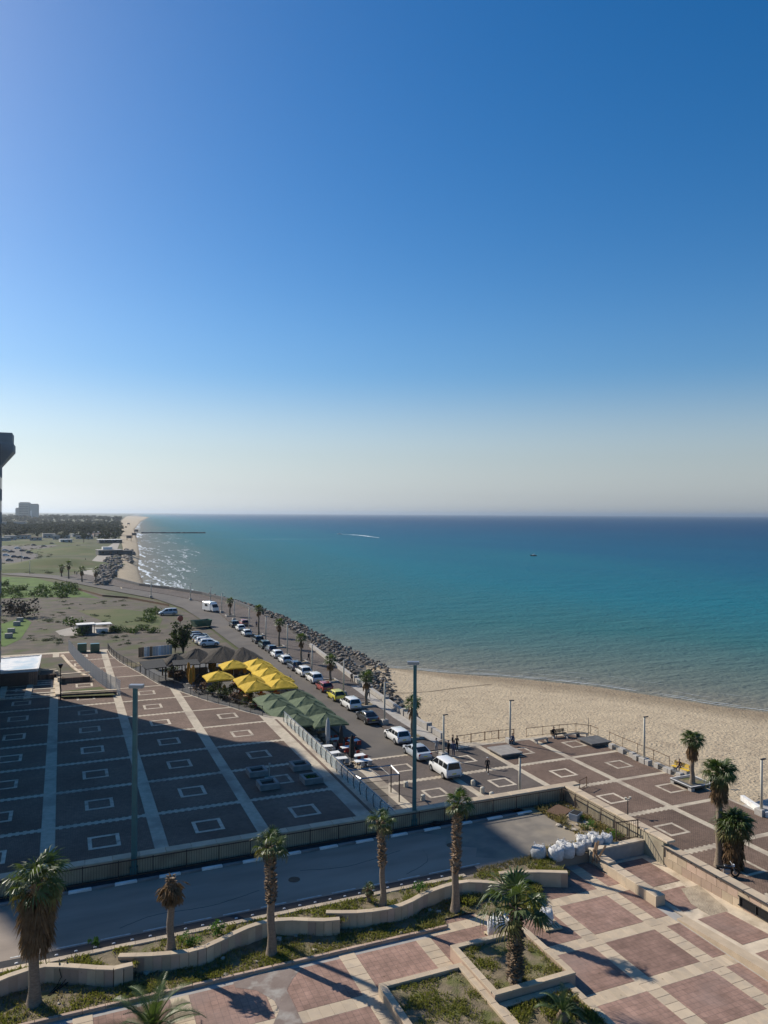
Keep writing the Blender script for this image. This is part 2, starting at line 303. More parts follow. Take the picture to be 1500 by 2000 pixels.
def on_sand(x,y):
    h=BEACH.ray_cast(Vector((x,y,20)),Vector((0,0,-1))); return h[0].z if h[0] else None
tag(mb.build('beach','sand',smooth=True),None,None,None,'structure')
# far beach, inner edge towards the waterline
fi=[gp(a,b,0) for a,b in ((236,1150),(228,1122),(236,1095),(240,1070),(234,1046),(232,1030),(236,1018),(246,1009))]
fo=[gp(a,b,-3) for a,b in ((292,1158),(281,1140),(270,1108),(273,1082),(268,1052),(263,1034),(276,1018),(292,1010))]
fi+=[Vector((500,6500,0))]; fo+=[Vector((570,6500,-3))]
mb=MB(); vs=[]
for a,b in zip(fi,fo):
    for t,z in ((0,.05),(.35,-.5),(.7,-1.8),(1,-2.98),(1.12,-4)):
        p=a.lerp(b,t); vs.append((p.x,p.y,z))
mb.add(vs,[(i*5+k,i*5+k+1,(i+1)*5+k+1,(i+1)*5+k) for i in range(len(fi)-1) for k in range(4)])
tag(mb.build('far_beach','sand',smooth=True),None,None,None,'structure')
# ---------------------------------------------------------------- lower ground: road along the sea, promenade, waste ground
RL=[(29.5,48.8),(29.5,76),(32.6,84),(32.6,104),(33.2,125),(33.8,155),(33.6,180),(33.6,205),(32.8,228),(28,256),(14,295),(-4,350),(-30,386),(-90,420)]
RR=[(-88,432),(-26,397),(2,360),(20,300),(33,268),(40,244),(40.6,218),(39.3,190),(38.9,162),(38.7,135),(38.7,112),(38.7,80),(38.7,64),(38.7,48.8)]
sheet('road',RL+RR,-.02,'road_low')
mb=MB(); prom=[(38.7,80.2)]+[(x+.15,y) for x,y in ((38.7,90),(38.7,112),(38.7,135),(38.9,162),(39.3,190),(40.6,218),(40,244),(33,268),(20,300),(2,360))]+[(8,372),(20,335),(27,302),(36,284),(44,262),(49,235),(51,205),(49.5,175),(46.6,137),(44.8,115),(43.6,95),(43.6,82),(43.6,80.2)]
mb.prism(prom,-2.5,.1); tag(mb.build('promenade','paver_grey'),None,None,None,'structure')
sheet('waste_ground',[(-60,146),(33,146),(33.4,215),(27,252),(8,290),(-12,300),(-60,290)],-.2,'dirt')
sheet('restaurant_yard',[(23.6,50),(23.6,90),(20,100),(14,114),(9,140),(14,146),(33,146),(33.1,125),(32.4,104),(32.4,82),(31.5,50)],-.1,'concrete_dark')
# ---------------------------------------------------------------- plazas, upper road, terrace
ZL,ZR,ZT,ZC=3.5,5.4,4.8,6.5
def clip(poly,x0,x1,y0,y1):
    for ax,lim,sg in ((0,x0,1),(0,x1,-1),(1,y0,1),(1,y1,-1)):
        out=[]
        for i in range(len(poly)):
            a,b=poly[i-1],poly[i]; ia=(a[ax]-lim)*sg>=0; ib=(b[ax]-lim)*sg>=0
            if ia!=ib:
                t=(lim-a[ax])/(b[ax]-a[ax]); out.append((a[0]+(b[0]-a[0])*t,a[1]+(b[1]-a[1])*t))
            if ib: out.append(b)
        poly=out
        if len(poly)<3: return []
    return poly
def area(p): return abs(sum(p[i-1][0]*p[i][1]-p[i][0]*p[i-1][1] for i in range(len(p))))/2
def toothed(x0,x1,y0,y1,w=.25,d=.13):
    """rectangle whose two short-band edges run out in half pavers"""
    pts=[]; n=int((x1-x0)/(2*w)); s=(x1-x0)/(2*n)
    for i in range(n):
        a=x0+2*i*s; pts+=[(a,y0),(a+s,y0),(a+s,y0+d),(a+2*s,y0+d)]
    for i in range(n):
        a=x1-2*i*s; pts+=[(a,y1-d),(a-s,y1-d),(a-s,y1),(a-2*s,y1)]
    return pts
def frame(mb,cx,cy,z,w,h,b,t=.012,mi=0):
    for (x,y,a,c) in ((cx,cy-h/2+b/2,w,b),(cx,cy+h/2-b/2,w,b),(cx-w/2+b/2,cy,b,h-2*b),(cx+w/2-b/2,cy,b,h-2*b)): mb.box(x,y,z,a,c,t,0,mi)
def panels(parent,poly,XL,YL,bx,by,z,pm,inlay=(2.25,2.3,.28),skip=(),tooth=True):
    for i in range(len(XL)-1):
        for j in range(len(YL)-1):
            x0,x1,y0,y1=XL[i]+bx/2,XL[i+1]-bx/2,YL[j]+by/2,YL[j+1]-by/2
            if (i,j) in skip: continue
            c=clip(poly,x0,x1,y0,y1)
            if len(c)<3 or area(c)<1.0: continue
            full=area(c)>.995*(x1-x0)*(y1-y0)
            m=pm(i,j) if callable(pm) else pm
            mb=MB()
            if full and tooth: c=toothed(x0,x1,y0,y1)
            mb.prism(c,z-.05,z+.012); mb.build('paving_panel',m,parent)
            if inlay and area(c)>.8*(x1-x0)*(y1-y0) and inlay[0]>0:
                mb=MB(); frame(mb,(XL[i]+XL[i+1])/2,(YL[j]+YL[j+1])/2,z+.012,*inlay); mb.build('stone_frame','inlay',parent)
# upper plaza
LPOLY=[(-60,50.3),(24.7,50.3),(24.7,88.2),(22.6,90.3),(20.9,93.4),(19.7,96.5),(17.9,99.8),(15,107.6),(13.3,111.6),(11.4,120.8),(9.3,130.5),(8.2,138),(8.0,144.2),(-60,144.2)]
mb=MB(); mb.prism(LPOLY,-.6,ZL); up=tag(mb.build('upper_plaza','band'),None,None,None,'structure')
XL=[-46.6,-39,-31.4,-23.8,-16.1,-8.5,-.85,6.85,14.45,22.55]; YL=[48.2,56.1,63.95,71.85,79.7,87.6,95.5,103.4,111.3,119.2,127.1,135.0,143.0]
LIN=[(x if x<-50 else x-(1.6 if x>24 else .5),y) for x,y in LPOLY]
panels(up,LIN,XL,YL,1.0,.5,ZL,'paver_brown')
# lower plaza
RPOLY=[(24.9,30),(61.0,30),(61.0,72.5),(62.0,78.2),(59.7,80.2),(48.5,80.4),(45.6,82),(43.6,84),(38.6,80.3),(30,80.3),(30,50.3),(24.9,50.3)]
mb=MB(); mb.prism(RPOLY,-2.0,0); lp=tag(mb.build('lower_plaza','band'),None,None,None,'structure')
XR=[23.1,30.8,38.5,46.35,54.0,61.4]; YR=[32.4,40.3,48.2,56.15,64.05,72.0,80.2]
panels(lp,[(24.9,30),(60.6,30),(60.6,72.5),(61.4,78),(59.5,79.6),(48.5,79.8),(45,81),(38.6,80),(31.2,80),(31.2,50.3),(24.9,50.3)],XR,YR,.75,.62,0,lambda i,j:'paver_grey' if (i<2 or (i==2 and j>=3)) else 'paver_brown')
# upper road and its garden end
mb=MB(); mb.prism([(-60,41.3),(37.2,41.3),(37.2,50.25),(-60,50.25)],-.6,ZR); rd=tag(mb.build('upper_road','asphalt'),None,None,None,'structure')
mb=MB()
pts=[gp(a,b,ZR) for a,b in ((945,1600),(990,1618),(985,1640),(1010,1655),(1035,1668),(1100,1668),(1190,1640),(1290,1650),(1105,1572))]
mb=MB(); e=[(23.5,48.4),(25,47.2),(24.2,46),(26,44.8),(25.2,43.6),(27,42.6),(28,41.5),(37.0,41.5),(37.0,50.0),(23.5,50.0)]
sheet('sandy_road_end',e,ZR+.006,'asphalt_dusty',None,None,rd)
sheet('garden_strip',[(33.2,41.6),(36.6,41.6),(36.6,49.5),(31.5,49.5),(31.8,48.6),(33.8,47.8),(34.2,45),(33.4,43)],ZR+.05,'sandy',None,None,rd)
sheet('dark_edge_strip',[(-60,41.62),(24.5,41.62),(24.5,42.55),(-60,42.55)],ZR+.005,'asphalt_new',None,None,rd)
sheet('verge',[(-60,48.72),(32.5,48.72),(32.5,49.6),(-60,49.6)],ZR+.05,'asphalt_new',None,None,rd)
dash=MB().box(0,0,0,1.5,.1,.006).mesh('lane_dash','line_paint'); stud=MB().box(0,0,0,.16,.12,.03,0,0,.6,.6).mesh('road_stud','white_paint')
for k in range(16): obj('lane_dash',dash,rd,(-8+2.15*k,42.72,ZR+.006))
for k in range(34): obj('road_stud',stud,rd,(-7.5+.92*k,42.1,ZR+.008))
ks=MB().rbox(0,0,0,1.28,.22,.16,.03); kw=ks.mesh('kerb_stone','white_paint'); kg=ks.mesh('kerb_stone','grey_paint')
for k in range(32): obj('kerb_stone',kw if k%2 else kg,rd,(-8+1.3*k,48.6,ZR-.02+U_(-.01,.01)))
kn=MB().rbox(0,0,0,1.02,.36,.3,.02).mesh('kerb_slab','cream_slab')
for k in range(31): obj('kerb_slab',kn,rd,(-8.2+1.03*k,41.42,ZR-.12+U_(-.006,.006)))
# parapet wall round the road and the terrace, one thing with coping stones
pw=thing('parapet_wall','long buff parapet wall with cream coping behind the road railing','wall',(0,49.9,ZR))
mb=MB(); mb.box(-11.2,49.95,ZR-.5,97.2,.5,ZC-.1-ZR+.5); mb.box(37.05,44.6,ZR-1.5,.5,11.2,ZC-.1-ZR+1.5); mb.build('wall','parapet',pw,world=True)
cs=MB().rbox(0,0,0,1.58,.72,.12,.02).mesh('coping_stone','cream_slab'); cs2=MB().rbox(0,0,0,.72,1.58,.12,.02).mesh('coping_stone','cream_slab')
for k in range(30): obj('coping_stone',cs,pw,(-9+1.6*k-0,.05,ZC-.1-ZR+U_(-.004,.004)))
for k in range(7): obj('coping_stone',cs2,pw,(37.1,49.0-49.9-1.6*k,ZC-.1-ZR))
tp=thing('terrace_parapet','pink buff stone parapet with black handrail along the sea side of terrace','wall',(37.05,30,ZT))
mb=MB(); mb.box(37.1,29.3,ZT-5.4,.42,19.4,6.1-ZT+5.28); mb.build('wall','clad',tp,world=True)
for k in range(13): obj('coping_stone',cs2,tp,(.05,8.2-1.6*k,6.1-.11-ZT))
cl=MB().box(0,0,0,.03,.78,.58).mesh('cladding_stone','clad_rose'); cl2=MB().box(0,0,0,.03,.78,.58).mesh('cladding_stone','clad')
for k in range(24):
    for q in range(2): obj('cladding_stone',random.choice((cl,cl2)),tp,(-.18-.02,8.6-.8*k-(.4 if q else 0),.0+.6*q-.0))
mb=MB(); mb.tube([(36.68,39.0,6.1+.02),(36.68,20,6.1+.02)],.045,8); 
for k in range(10): mb.box(36.74,38.5-2*k,6.1-.1,.14,.05,.06)
mb.build('handrail','metal_dark',tp,world=True)
# railing opening in the terrace parapet
mb=MB(); mb.box(36.83,30.6,ZT+.28,.03,4.6,.52); mb.build('opening','black',tp,world=True)
mb=MB()
for z in (.28,.8): mb.box(36.78,30.6,ZT+z,.05,4.7,.05)
for k in range(5): mb.box(36.78,28.4+1.1*k,ZT+.28,.06,.06,.55)
mb.build('opening_rail','metal_dark',tp,world=True)
# repairs and covers in the road
for x,y in ((13.3,45.2),(24.6,45.8)): MB().cyl(x,y,ZR-.02,ZR+.012,.36,.36,18).build('manhole_cover','rust',rd)
mb=MB()
for (pts_) in ([(3,43.5),(5,44.2),(8,44.0),(11,44.7)],[(14,46.2),(17,45.6),(21,46.4)],[(20,43.2),(22,44.3),(22.5,46)]):
    P_=smoothline([(a,b,0) for a,b in pts_],6)
    for i in range(len(P_)-1):
        a,b=P_[i],P_[i+1]; mb.add([(a.x,a.y-.02,ZR+.005),(b.x,b.y-.02+.03*math.sin(i*2),ZR+.005),(b.x,b.y+.02+.03*math.sin(i*2),ZR+.005),(a.x,a.y+.02,ZR+.005)],[(0,1,2,3)])
mb.build('road_crack','asphalt_new',rd)
# terrace
mb=MB(); mb.prism([(-60,5),(36.85,5),(36.85,41.28),(-60,41.28)],-.6,ZT); te=tag(mb.build('terrace','concrete'),None,None,None,'structure')
bw=.86; XT=[-7.6,-3.3,1.0,5.3,9.6,13.9,18.25,22.5,26.8,31.1]; YT=[21.3,25.35,29.4,33.55,37.65]
slab=[MB().rbox(0,0,0,.86,s-.012,.05,.008).mesh('paving_slab','cream_slab') for s in (.55,.62,.7)]
slabh=[MB().rbox(0,0,0,s-.012,.86,.05,.008).mesh('paving_slab','cream_slab') for s in (.55,.62,.7)]
def inpl(x,y):   # under a planter or a bed
    return (18.9<x<23.4 and 30.4<y<35.2) or (14.3<x<18.9 and 20<y<33.6)
for x in XT:
    y=24.0; top=37.55 if x<20 else 41.0
    if x<-1: continue
    while y<top-.3:
        k=random.randrange(3); s=(.55,.62,.7)[k]
        if not inpl(x,y+s/2) and y+s<top+.2 and y>25: obj('paving_slab',slab[k],te,(x,y+s/2,ZT-.03+U_(-.003,.003)))
        y+=s
for y in YT[1:]+[41.6]:
    if y>41: continue
    for a,b in zip(XT[1:],XT[2:]+[33.0]):
        if y>37 and a<18: continue
        n=6 if b-a>3 else 3; x0=a+.435; s=(b-a-.87)/n if b<32.9 else (32.45-x0)/3
        if b>32.9: n=3
        for k in range(n):
            c=x0+s*(k+.5)
            if inpl(c,y): continue
            o=obj('paving_slab',slabh[0],te,(c,y,ZT-.03+U_(-.003,.003)),scale=((s-.01)/.538,1,1))
XP=XT+[35.4]; YP=YT+[41.7]
TPOLY=[(-20,5),(32.45,5),(32.45,41.2),(18.7,41.2),(18.7,37.62),(-20,37.62)]
for i in range(len(XP)-1):
    for j in range(len(YP)-1):
        c=clip(TPOLY,XP[i]+bw/2+.01,XP[i+1]-bw/2-.01,YP[j]+bw/2+.01,YP[j+1]-bw/2-.01)
        if len(c)>2 and area(c)>.3 and YP[j+1]>26 and XP[i+1]>-2: MB().prism(c,ZT-.05,ZT+.02).build('paving_panel','paver_rose',te)
# sunken ramp strip by the sea parapet
def ramp():
    ys=[20,26,30,33.4,36.6,40.6]; zs=[ZT+.5,ZT+.42,ZT+.25,ZT+.06,ZT+.03,ZT+.03]; mb=MB(); vs=[]
    for y,z in zip(ys,zs): vs+=[(33.1,y,z),(36.84,y,z)]
    mb.add(vs,[(2*i,2*i+1,2*i+3,2*i+2) for i in range(len(ys)-1)]); r=mb.build('ramp','cream',te)
    def zz(y):
        for a,b,c,d in zip(ys,ys[1:],zs,zs[1:]):
            if a<=y<=b: return c+(d-c)*(y-a)/(b-a)
    for (x0,x1,y0,y1) in ((33.5,35.9,25.9,28.9),(33.6,35.8,29.8,32.9),(33.5,35.9,33.9,36.3),(33.5,36.2,36.9,40.3)):
        mb=MB(); n=4; vs=[]
        for k in range(n+1):
            y=y0+(y1-y0)*k/n; vs+=[(x0,y,zz(y)+.012),(x1,y,zz(y)+.012)]
        mb.add(vs,[(2*i,2*i+1,2*i+3,2*i+2) for i in range(n)]); mb.build('paving_panel','paver_rose',te)
    # retaining edge growing towards the camera
    mb=MB(); vs=[]; n=8
    for k in range(n+1):
        y=33.4-13.4*k/n; z=zz(y)+.06; vs+=[(32.55,y,ZT-.1),(32.55,y,z),(33.2,y,z),(33.2,y,ZT-.1)]
    mb.add(vs,[(4*i+a,4*i+a+1,4*i+5+a,4*i+4+a) for i in range(n) for a in range(3)]+[(0,3,2,1)]); mb.build('edge_wall','clad',te)
ramp()
bwall=thing('low_wall','low stone bench wall with pale end block on the terrace','wall',(32.8,37.5,ZT))
bl=MB().rbox(0,0,0,.7,.86,.62,.02).mesh('stone_block','cream_slab'); bl2=MB().rbox(0,0,0,.7,.86,.62,.02).mesh('stone_block','clad')
for k in range(7): obj('stone_block',bl if k<5 else bl2,bwall,(0,-2.1+.87*k,0.02+(0.12 if k>4 else 0)))
ew=thing('end_wall','plain stone wall closing the far end of the terrace ramp','wall',(34.6,40.9,ZT))
mb=MB(); mb.box(34.65,41.0,ZT-.5,4.3,.4,1.4); mb.build('wall','concrete',ew,world=True); MB().rbox(34.65,41.0,ZT+.9,4.4,.5,.09).build('coping','cream',ew,world=True)
# ---------------------------------------------------------------- towers whose shade lies over the upper plaza
def tower(name,label,x0,x1,y0,y1,z0,z1,flare):
    t=thing(name,label,'building',((x0+x1)/2,(y0+y1)/2,z0)); mb=MB(); mb.box((x0+x1)/2,(y0+y1)/2,z0,x1-x0,y1-y0,z1-z0-(1.6 if flare>1 else 3.2)); mb.build('wall','tower',t,world=True)
    wn=MB().box(0,0,0,.14,1.5,1.6).mesh('window','tower_glass'); wn2=MB().box(0,0,0,1.5,.14,1.6).mesh('window','tower_glass')
    nz=int((z1-z0-6)/3.2)
    for f in range(nz):
        for k in range(int((y1-y0)/3)): obj('window',wn,t,(x1-(x0+x1)/2+.0,y0+1.5+3*k-(y0+y1)/2,2+3.2*f))
        for k in range(int((x1-x0)/3)): obj('window',wn2,t,(x0+1.5+3*k-(x0+x1)/2,y0-(y0+y1)/2,2+3.2*f))
    mb=MB()
    yc=y1-3.0 if flare>1 else y0
    def ring(o,z): return [(x0-o,yc-o*.2,z),(x1+o,yc-o*.2,z),(x1+o,y1+o,z),(x0-o,y1+o,z)]
    zz=[(0,z1-4.7),(flare,z1-2.5),(flare,z1-1.5),(flare-.2,z1-1.4),(flare-.2,z1)]
    vs=[p for o,z in zz for p in ring(o,z)]
    mb.add(vs,[(4*i+a,4*i+(a+1)%4,4*i+4+(a+1)%4,4*i+4+a) for i in range(len(zz)-1) for a in range(4)]+[(16,17,18,19)]); mb.build('cornice','tower_trim',t,world=True)
    mb=MB(); mb.box(x1-9,y1-9,z1,4,4,1.2); mb.build('roof_hut','tower_trim',t,world=True)
tower('hotel_tower','dark hotel tower with flared top at the left edge',-33,-7.85,89,119.6,ZL,38.9,1.6)
tower('apartment_tower','tall apartment tower standing out of frame to the left',-64,-35.8,141,160,0,84,.6)
# ---------------------------------------------------------------- garden beds, wavy walls, planters, railings near the camera
def depth(p): return (Vector(p)-CAM).dot(_F)
def hfield(name,poly,z,m,step=.35,amp=.1,parent=None,fr=.9):
    xs=[p[0] for p in poly]; ys=[p[1] for p in poly]; mb=MB(); nx=int((max(xs)-min(xs))/step)+1; ny=int((max(ys)-min(ys))/step)+1
    def ins(x,y):
        c=False
        for i in range(len(poly)):
            a,b=poly[i-1],poly[i]
            if (a[1]>y)!=(b[1]>y) and x<(b[0]-a[0])*(y-a[1])/(b[1]-a[1])+a[0]: c=not c
        return c
    idx={}; vs=[]; fs=[]
    for i in range(nx+1):
        for j in range(ny+1):
            x=min(min(xs)+i*step,max(xs)); y=min(min(ys)+j*step,max(ys)); idx[i,j]=len(vs)
            vs.append((x,y,z+amp*(noise.noise((x*fr,y*fr,3.1))+.5*noise.noise((x*3.1,y*3.1,7)))))
    for i in range(nx):
        for j in range(ny):
            if ins(min(xs)+(i+.5)*step,min(ys)+(j+.5)*step): fs.append((idx[i,j],idx[i+1,j],idx[i+1,j+1],idx[i,j+1]))
    mb.add(vs,fs); return tag(mb.build(name,m,parent,smooth=True),None,None,None,'structure' if parent is None else None),ins
bedpoly=[(-9,37.75),(19.8,37.75),(20.4,38.6),(22.6,38.3),(23.6,37.2),(25.6,37.0),(26.6,38.2),(27.2,39.4),(27,41.2),(32.3,41.5),(30,41.8),(24,41.25),(-9,41.25)]
bed,inbed=hfield('garden_bed',bedpoly,ZT+.1,'bed_soil',.3,.11)
endpoly=[(24.0,41.3),(33.0,41.3),(33.2,43.0),(31,43.1),(28.5,42.3),(24.5,42.0)]
bed2,inbed2=hfield('garden_bed',endpoly,ZR+.04,'sandy',.3,.08)
mb=MB()
for k in range(29): obj('kerb_stone',MB().rbox(0,0,0,.98,.2,.2,.02).mesh('kerb_stone','clad_rose') if k==0 else bpy.data.meshes['kerb_stone.002'],te,(-8.5+1.0*k,37.72,ZT-.03))
ZW=5.74
walls=[([(-60,1938),(0,1911),(45,1895),(90,1884),(150,1886),(222,1890),(268,1879)],'buff curved garden wall behind the skirted palm at left'),
 ([(232,1865),(300,1863),(363,1857),(395,1850),(433,1833),(480,1811),(523,1798),(570,1794),(627,1796),(677,1792)],'buff wavy garden wall running past the dead palm and the slim palm'),
 ([(637,1780),(700,1780),(757,1773),(795,1762),(833,1742),(883,1725),(915,1720),(970,1723),(1010,1727)],'buff wavy garden wall below the middle pair of palms'),
 ([(975,1704),(1035,1701),(1093,1702),(1119,1703)],'short straight buff garden wall near the white sacks')]
bedz=[]
for pts,lab in walls:
    w=smoothline([gp(a,b,ZW).xy.to_3d() for a,b in pts],6); rs=resample(w,.43); c=rs[len(rs)//2]
    t=thing('garden_wall',lab,'wall',(c.x,c.y,ZT)); ms={}
    for i in range(len(rs)-1):
        a,b=rs[i],rs[i+1]; q=(a+b)/2; an=math.atan2(b.y-a.y,b.x-a.x); mt=random.choice(('clad','clad','clad_rose'))
        if mt not in ms: ms[mt]=MB().box(0,0,0,.425,.3,ZW-ZT+.1).mesh('cladding_stone',mt)
        obj('cladding_stone',ms[mt],t,(q.x-c.x,q.y-c.y,-.17),an+U_(-.012,.012))
    rs=resample(w,.86)
    for i in range(len(rs)-1):
        a,b=rs[i],rs[i+1]; q=(a+b)/2; an=math.atan2(b.y-a.y,b.x-a.x)
        if 'cop' not in ms: ms['cop']=MB().rbox(0,0,0,.87,.36,.07,.012).mesh('coping_stone','cream_slab')
        obj('coping_stone',ms['cop'],t,(q.x-c.x,q.y-c.y,ZW-ZT-.07),an)
    up_=[(p.x,p.y) for p in w]+[(w[-1].x,41.24),(w[0].x,41.24)]
    b_,i_=hfield('raised_bed',up_,ZW-.22,'bed_soil',.3,.06); bedz.append((up_,i_))
# square planters on the terrace
def planter(name,label,x0,x1,y0,y1,z0,z1,th=.28,soil='bed_soil',wallm='clad'):
    t=thing(name,label,'planter',((x0+x1)/2,(y0+y1)/2,z0)); cx,cy=(x0+x1)/2,(y0+y1)/2; h=z1-z0
    for (x,y,a,b) in ((0,(y0-cy)+th/2,x1-x0,th),(0,(y1-cy)-th/2,x1-x0,th),((x0-cx)+th/2,0,th,y1-y0-2*th),((x1-cx)-th/2,0,th,y1-y0-2*th)):
        MB().box(x,y,0,a,b,h-.07).build('side',wallm,t); 
        L=max(a,b); n=max(1,int(L/.9)); 
        for k in range(n):
            o=-L/2+L*(k+.5)/n
            if a>b: MB().rbox(x+o,y,h-.07,L/n-.006,b+.06,.075,.012).build('coping_stone','cream_slab',t)
            else: MB().rbox(x,y+o,h-.07,a+.06,L/n-.006,.075,.012).build('coping_stone','cream_slab',t)
    s,ins=hfield('soil',[(x0+th-cx,y0+th-cy),(x1-th-cx,y0+th-cy),(x1-th-cx,y1-th-cy),(x0+th-cx,y1-th-cy)],h-.18,soil,.25,.07,t)
    return t
planter('stone_planter','square pink stone planter holding the stout palm',18.75,23.35,30.6,35.0,ZT,ZT+.72,wallm='clad_rose')
planter('stone_planter','low stone planter of dry weeds left of the stout palm',14.15,18.7,26.0,33.7,ZT,ZT+.55)
planter('stone_planter','stone planter of grass and bushes at the lower frame edge',18.75,23.0,24.0,30.5,ZT,ZT+.35)
# worn cement patch in the terrace paving
pts=[gp(a,b,ZT).xy for a,b in ((455,1920),(520,1900),(590,1890),(572,1912),(560,1935),(575,1965),(592,2000),(530,2010),(545,1975),(535,1955),(500,1935),(460,1930))]
sheet('cement_patch',pts,ZT+.027,'old_cement',None,None,te)
pts=[gp(a,b,ZT+.1).xy for a,b in ((1330,1735),(1365,1728),(1420,1775),(1425,1790),(1390,1790),(1350,1765))]
sheet('bare_mortar',pts,ZT+.09,'mortar',None,None,te)
# railings: posts, rails, bars
def railing(label,pts,z,h,post=2.0,bar=.15,m='rust_dark',br=.008,pr=.03,cat='railing',name='railing',group=None,skip=()):
    P=[Vector(p) for p in pts]; P=[Vector((p.x,p.y,0)) for p in P]; c=P[0]; zz=z
    t=thing(name,label,cat,(c.x,c.y,z),0,group); rs=resample(P,post)
    if (rs[-1]-P[-1]).length>.5: rs.append(P[-1])
    pm=MB().box(0,0,0,pr*2,pr*2,h+.05).mesh('post',m)
    for p in rs: obj('post',pm,t,(p.x-c.x,p.y-c.y,0))
    for a,b in zip(rs,rs[1:]):
        d=b-a; L=d.length; an=math.atan2(d.y,d.x); q=(a+b)/2-c; mb=MB()
        mb.box(0,0,h-.06,L-.06,.045,.06); mb.box(0,0,.1,L-.06,.035,.045)
        if bar:
            n=int(L/bar)
            for k in range(1,n): mb.box(-L/2+L*k/n,0,.14,br*2,br*2,h-.2)
        mb.build('rail_panel',m,t,loc=(q.x,q.y,0)).rotation_euler=(0,0,an)
    return t
railing('long dark bar railing along the far kerb of the shaded road',[(-9,49.25),(36.1,49.25)],ZR,1.12,2.05)
railing('dark bar railing along the weedy strip above the lower plaza',[(36.3,49.2),(36.3,41.6)],ZR,1.15,1.5)
railing('short dark gate of bars leaning by the terrace end wall',[(35.0,41.5),(36.7,41.3)],ZR+.3,1.3,1.7,.16)
# glass railing along the sea edge of the upper plaza
def glassrail(label,pts,z,h,step=1.55):
    P=[Vector((p[0],p[1],0)) for p in pts]; c=P[0]; t=thing('glass_railing',label,'railing',(c.x,c.y,z)); rs=resample(smoothline(P,5),step)
    for i,p in enumerate(rs):
        q=rs[min(i+1,len(rs)-1)]-rs[max(i-1,0)]; an=math.atan2(q.y,q.x)
        mb=MB(); mb.tube([(0,0,0),(0,-.1,h*.35),(0,-.1,h*.75),(0,.05,h)],.035,6); mb.build('post','metal_dark',t,loc=(p.x-c.x,p.y-c.y,0)).rotation_euler=(0,0,an+math.pi)
    for a,b in zip(rs,rs[1:]):
        d=b-a; L=d.length; an=math.atan2(d.y,d.x); q=(a+b)/2-c
        MB().box(0,0,.14,L-.1,.02,h-.24).build('glass_panel','glass_rail',t,loc=(q.x,q.y,0)).rotation_euler=(0,0,an)
        MB().box(0,0,h-.07,L+.02,.06,.07).build('handrail','metal_grey',t,loc=(q.x,q.y,0)).rotation_euler=(0,0,an)
glassrail('glass panel railing along the straight sea side of the upper plaza',[(24.1,50.8),(24.1,70),(24.1,87.6)],ZL,1.25)
railing('curved dark bar railing round the far end of the upper plaza',[(p.x,p.y,0) for p in smoothline([(22.4,90),(20.6,93.4),(19.4,96.5),(17.6,99.8),(14.7,107.6),(13.0,111.6),(11.1,120.8),(9.0,130.5),(7.9,138),(7.6,143.5)],5)],ZL,1.2,2.2,.22,'metal_dark')
# pale cladding wall below the plaza edge and its coping on the restaurant side
ow=thing('retaining_wall','cream coping and wall between the upper plaza and the restaurant terrace','wall',(25.2,70,0))
mb=MB(); mb.wall([(25.25,50.4),(25.25,88.4)],0,ZL-.3,.7); mb.build('wall','clad',ow,world=True)
for k in range(19): MB().rbox(25.25,51.4+2*k,ZL-.3,.8,1.98,.1,.015).build('coping_stone','cream_slab',ow,world=True)
# gutter strip along the plaza edge
sheet('gutter',[(23.35,50.4),(23.65,50.4),(23.65,88),(23.35,88)],ZL+.005,'paver_brown',None,None,up)
# ---- far left of the upper plaza: grey screen fence, low building, stepped beds
t=thing('screen_fence','tall grey mesh screen fence curving across the upper plaza','fence',(0,119,ZL))
pts=resample(smoothline([gp(a,b,ZL).xy.to_3d() for a,b in ((134,1272),(150,1293),(175,1318),(205,1342),(226,1353),(242,1363))],6),1.9)
for i,(a,b) in enumerate(zip(pts,pts[1:])):
    d=b-a; an=math.atan2(d.y,d.x); q=(a+b)/2; L=d.length; h=2.1
    mb=MB()
    for k in range(int(L/.11)): mb.box(-L/2+.11*k+.04,0,.05,.018,.018,h-.1)
    for k in range(8): mb.box(0,0,.05+k*.28,L,.02,.022)
    mb.build('mesh_panel','mesh_fence',t,loc=(q.x,q.y-119,0)).rotation_euler=(0,0,an)
    MB().box(0,0,0,.08,.08,h+.1).build('post','metal_grey',t,loc=(a.x,a.y-119,0))
mat('roof_white',(.74,.74,.72),(.62,.64,.66),1.2,.7,c3=(.40,.52,.60),s3=.35)
t=thing('low_pavilion','low flat pavilion with stained white roof beside hotel tower','building',(-6.5,128,ZL))
ps=gl(ZL+2.2,(-60,1292),(80,1280),(74,1307),(-60,1316)); MB().prism(ps,ZL+1.9,ZL+2.2,bottom=True).build('roof','roof_white',t,world=True)
ps2=[Vector((p.x*.97-.2,p.y*.995+.3)) for p in ps]; MB().prism(ps2,ZL,ZL+1.9).build('wall','paver_brown',t,world=True)
mb=MB()
for a,b in zip(ps,ps[1:]+ps[:1]): mb.wall([a,b],ZL+2.2,ZL+2.32,.25)
mb.build('roof_edge','white_paint',t,world=True)
for k,(a,b) in enumerate(((75,1318),(110,1322),(116,1335))): p=gp(a,b,ZL); MB().box(p.x,p.y,ZL,.5,.5,1.3 if k==0 else .9).build('pillar','cream',t,world=True)
t=thing('stepped_beds','low stepped planter walls with cream edging beside the screen fence','planter',(1,112,ZL))
def strip(a,b,z0,h,th,m,nm): MB().wall([gp(*a,ZL),gp(*b,ZL)],ZL+z0,ZL+z0+h,th).build(nm,m,t,world=True)
strip((74,1328),(110,1326),0,.75,.35,'paver_brown','wall'); strip((118,1334),(176,1330),0,.7,.35,'paver_brown','wall')
strip((118,1327),(176,1323),.7,.12,.4,'cream','edge_stone'); strip((74,1320),(110,1318),.75,.12,.4,'cream','edge_stone')
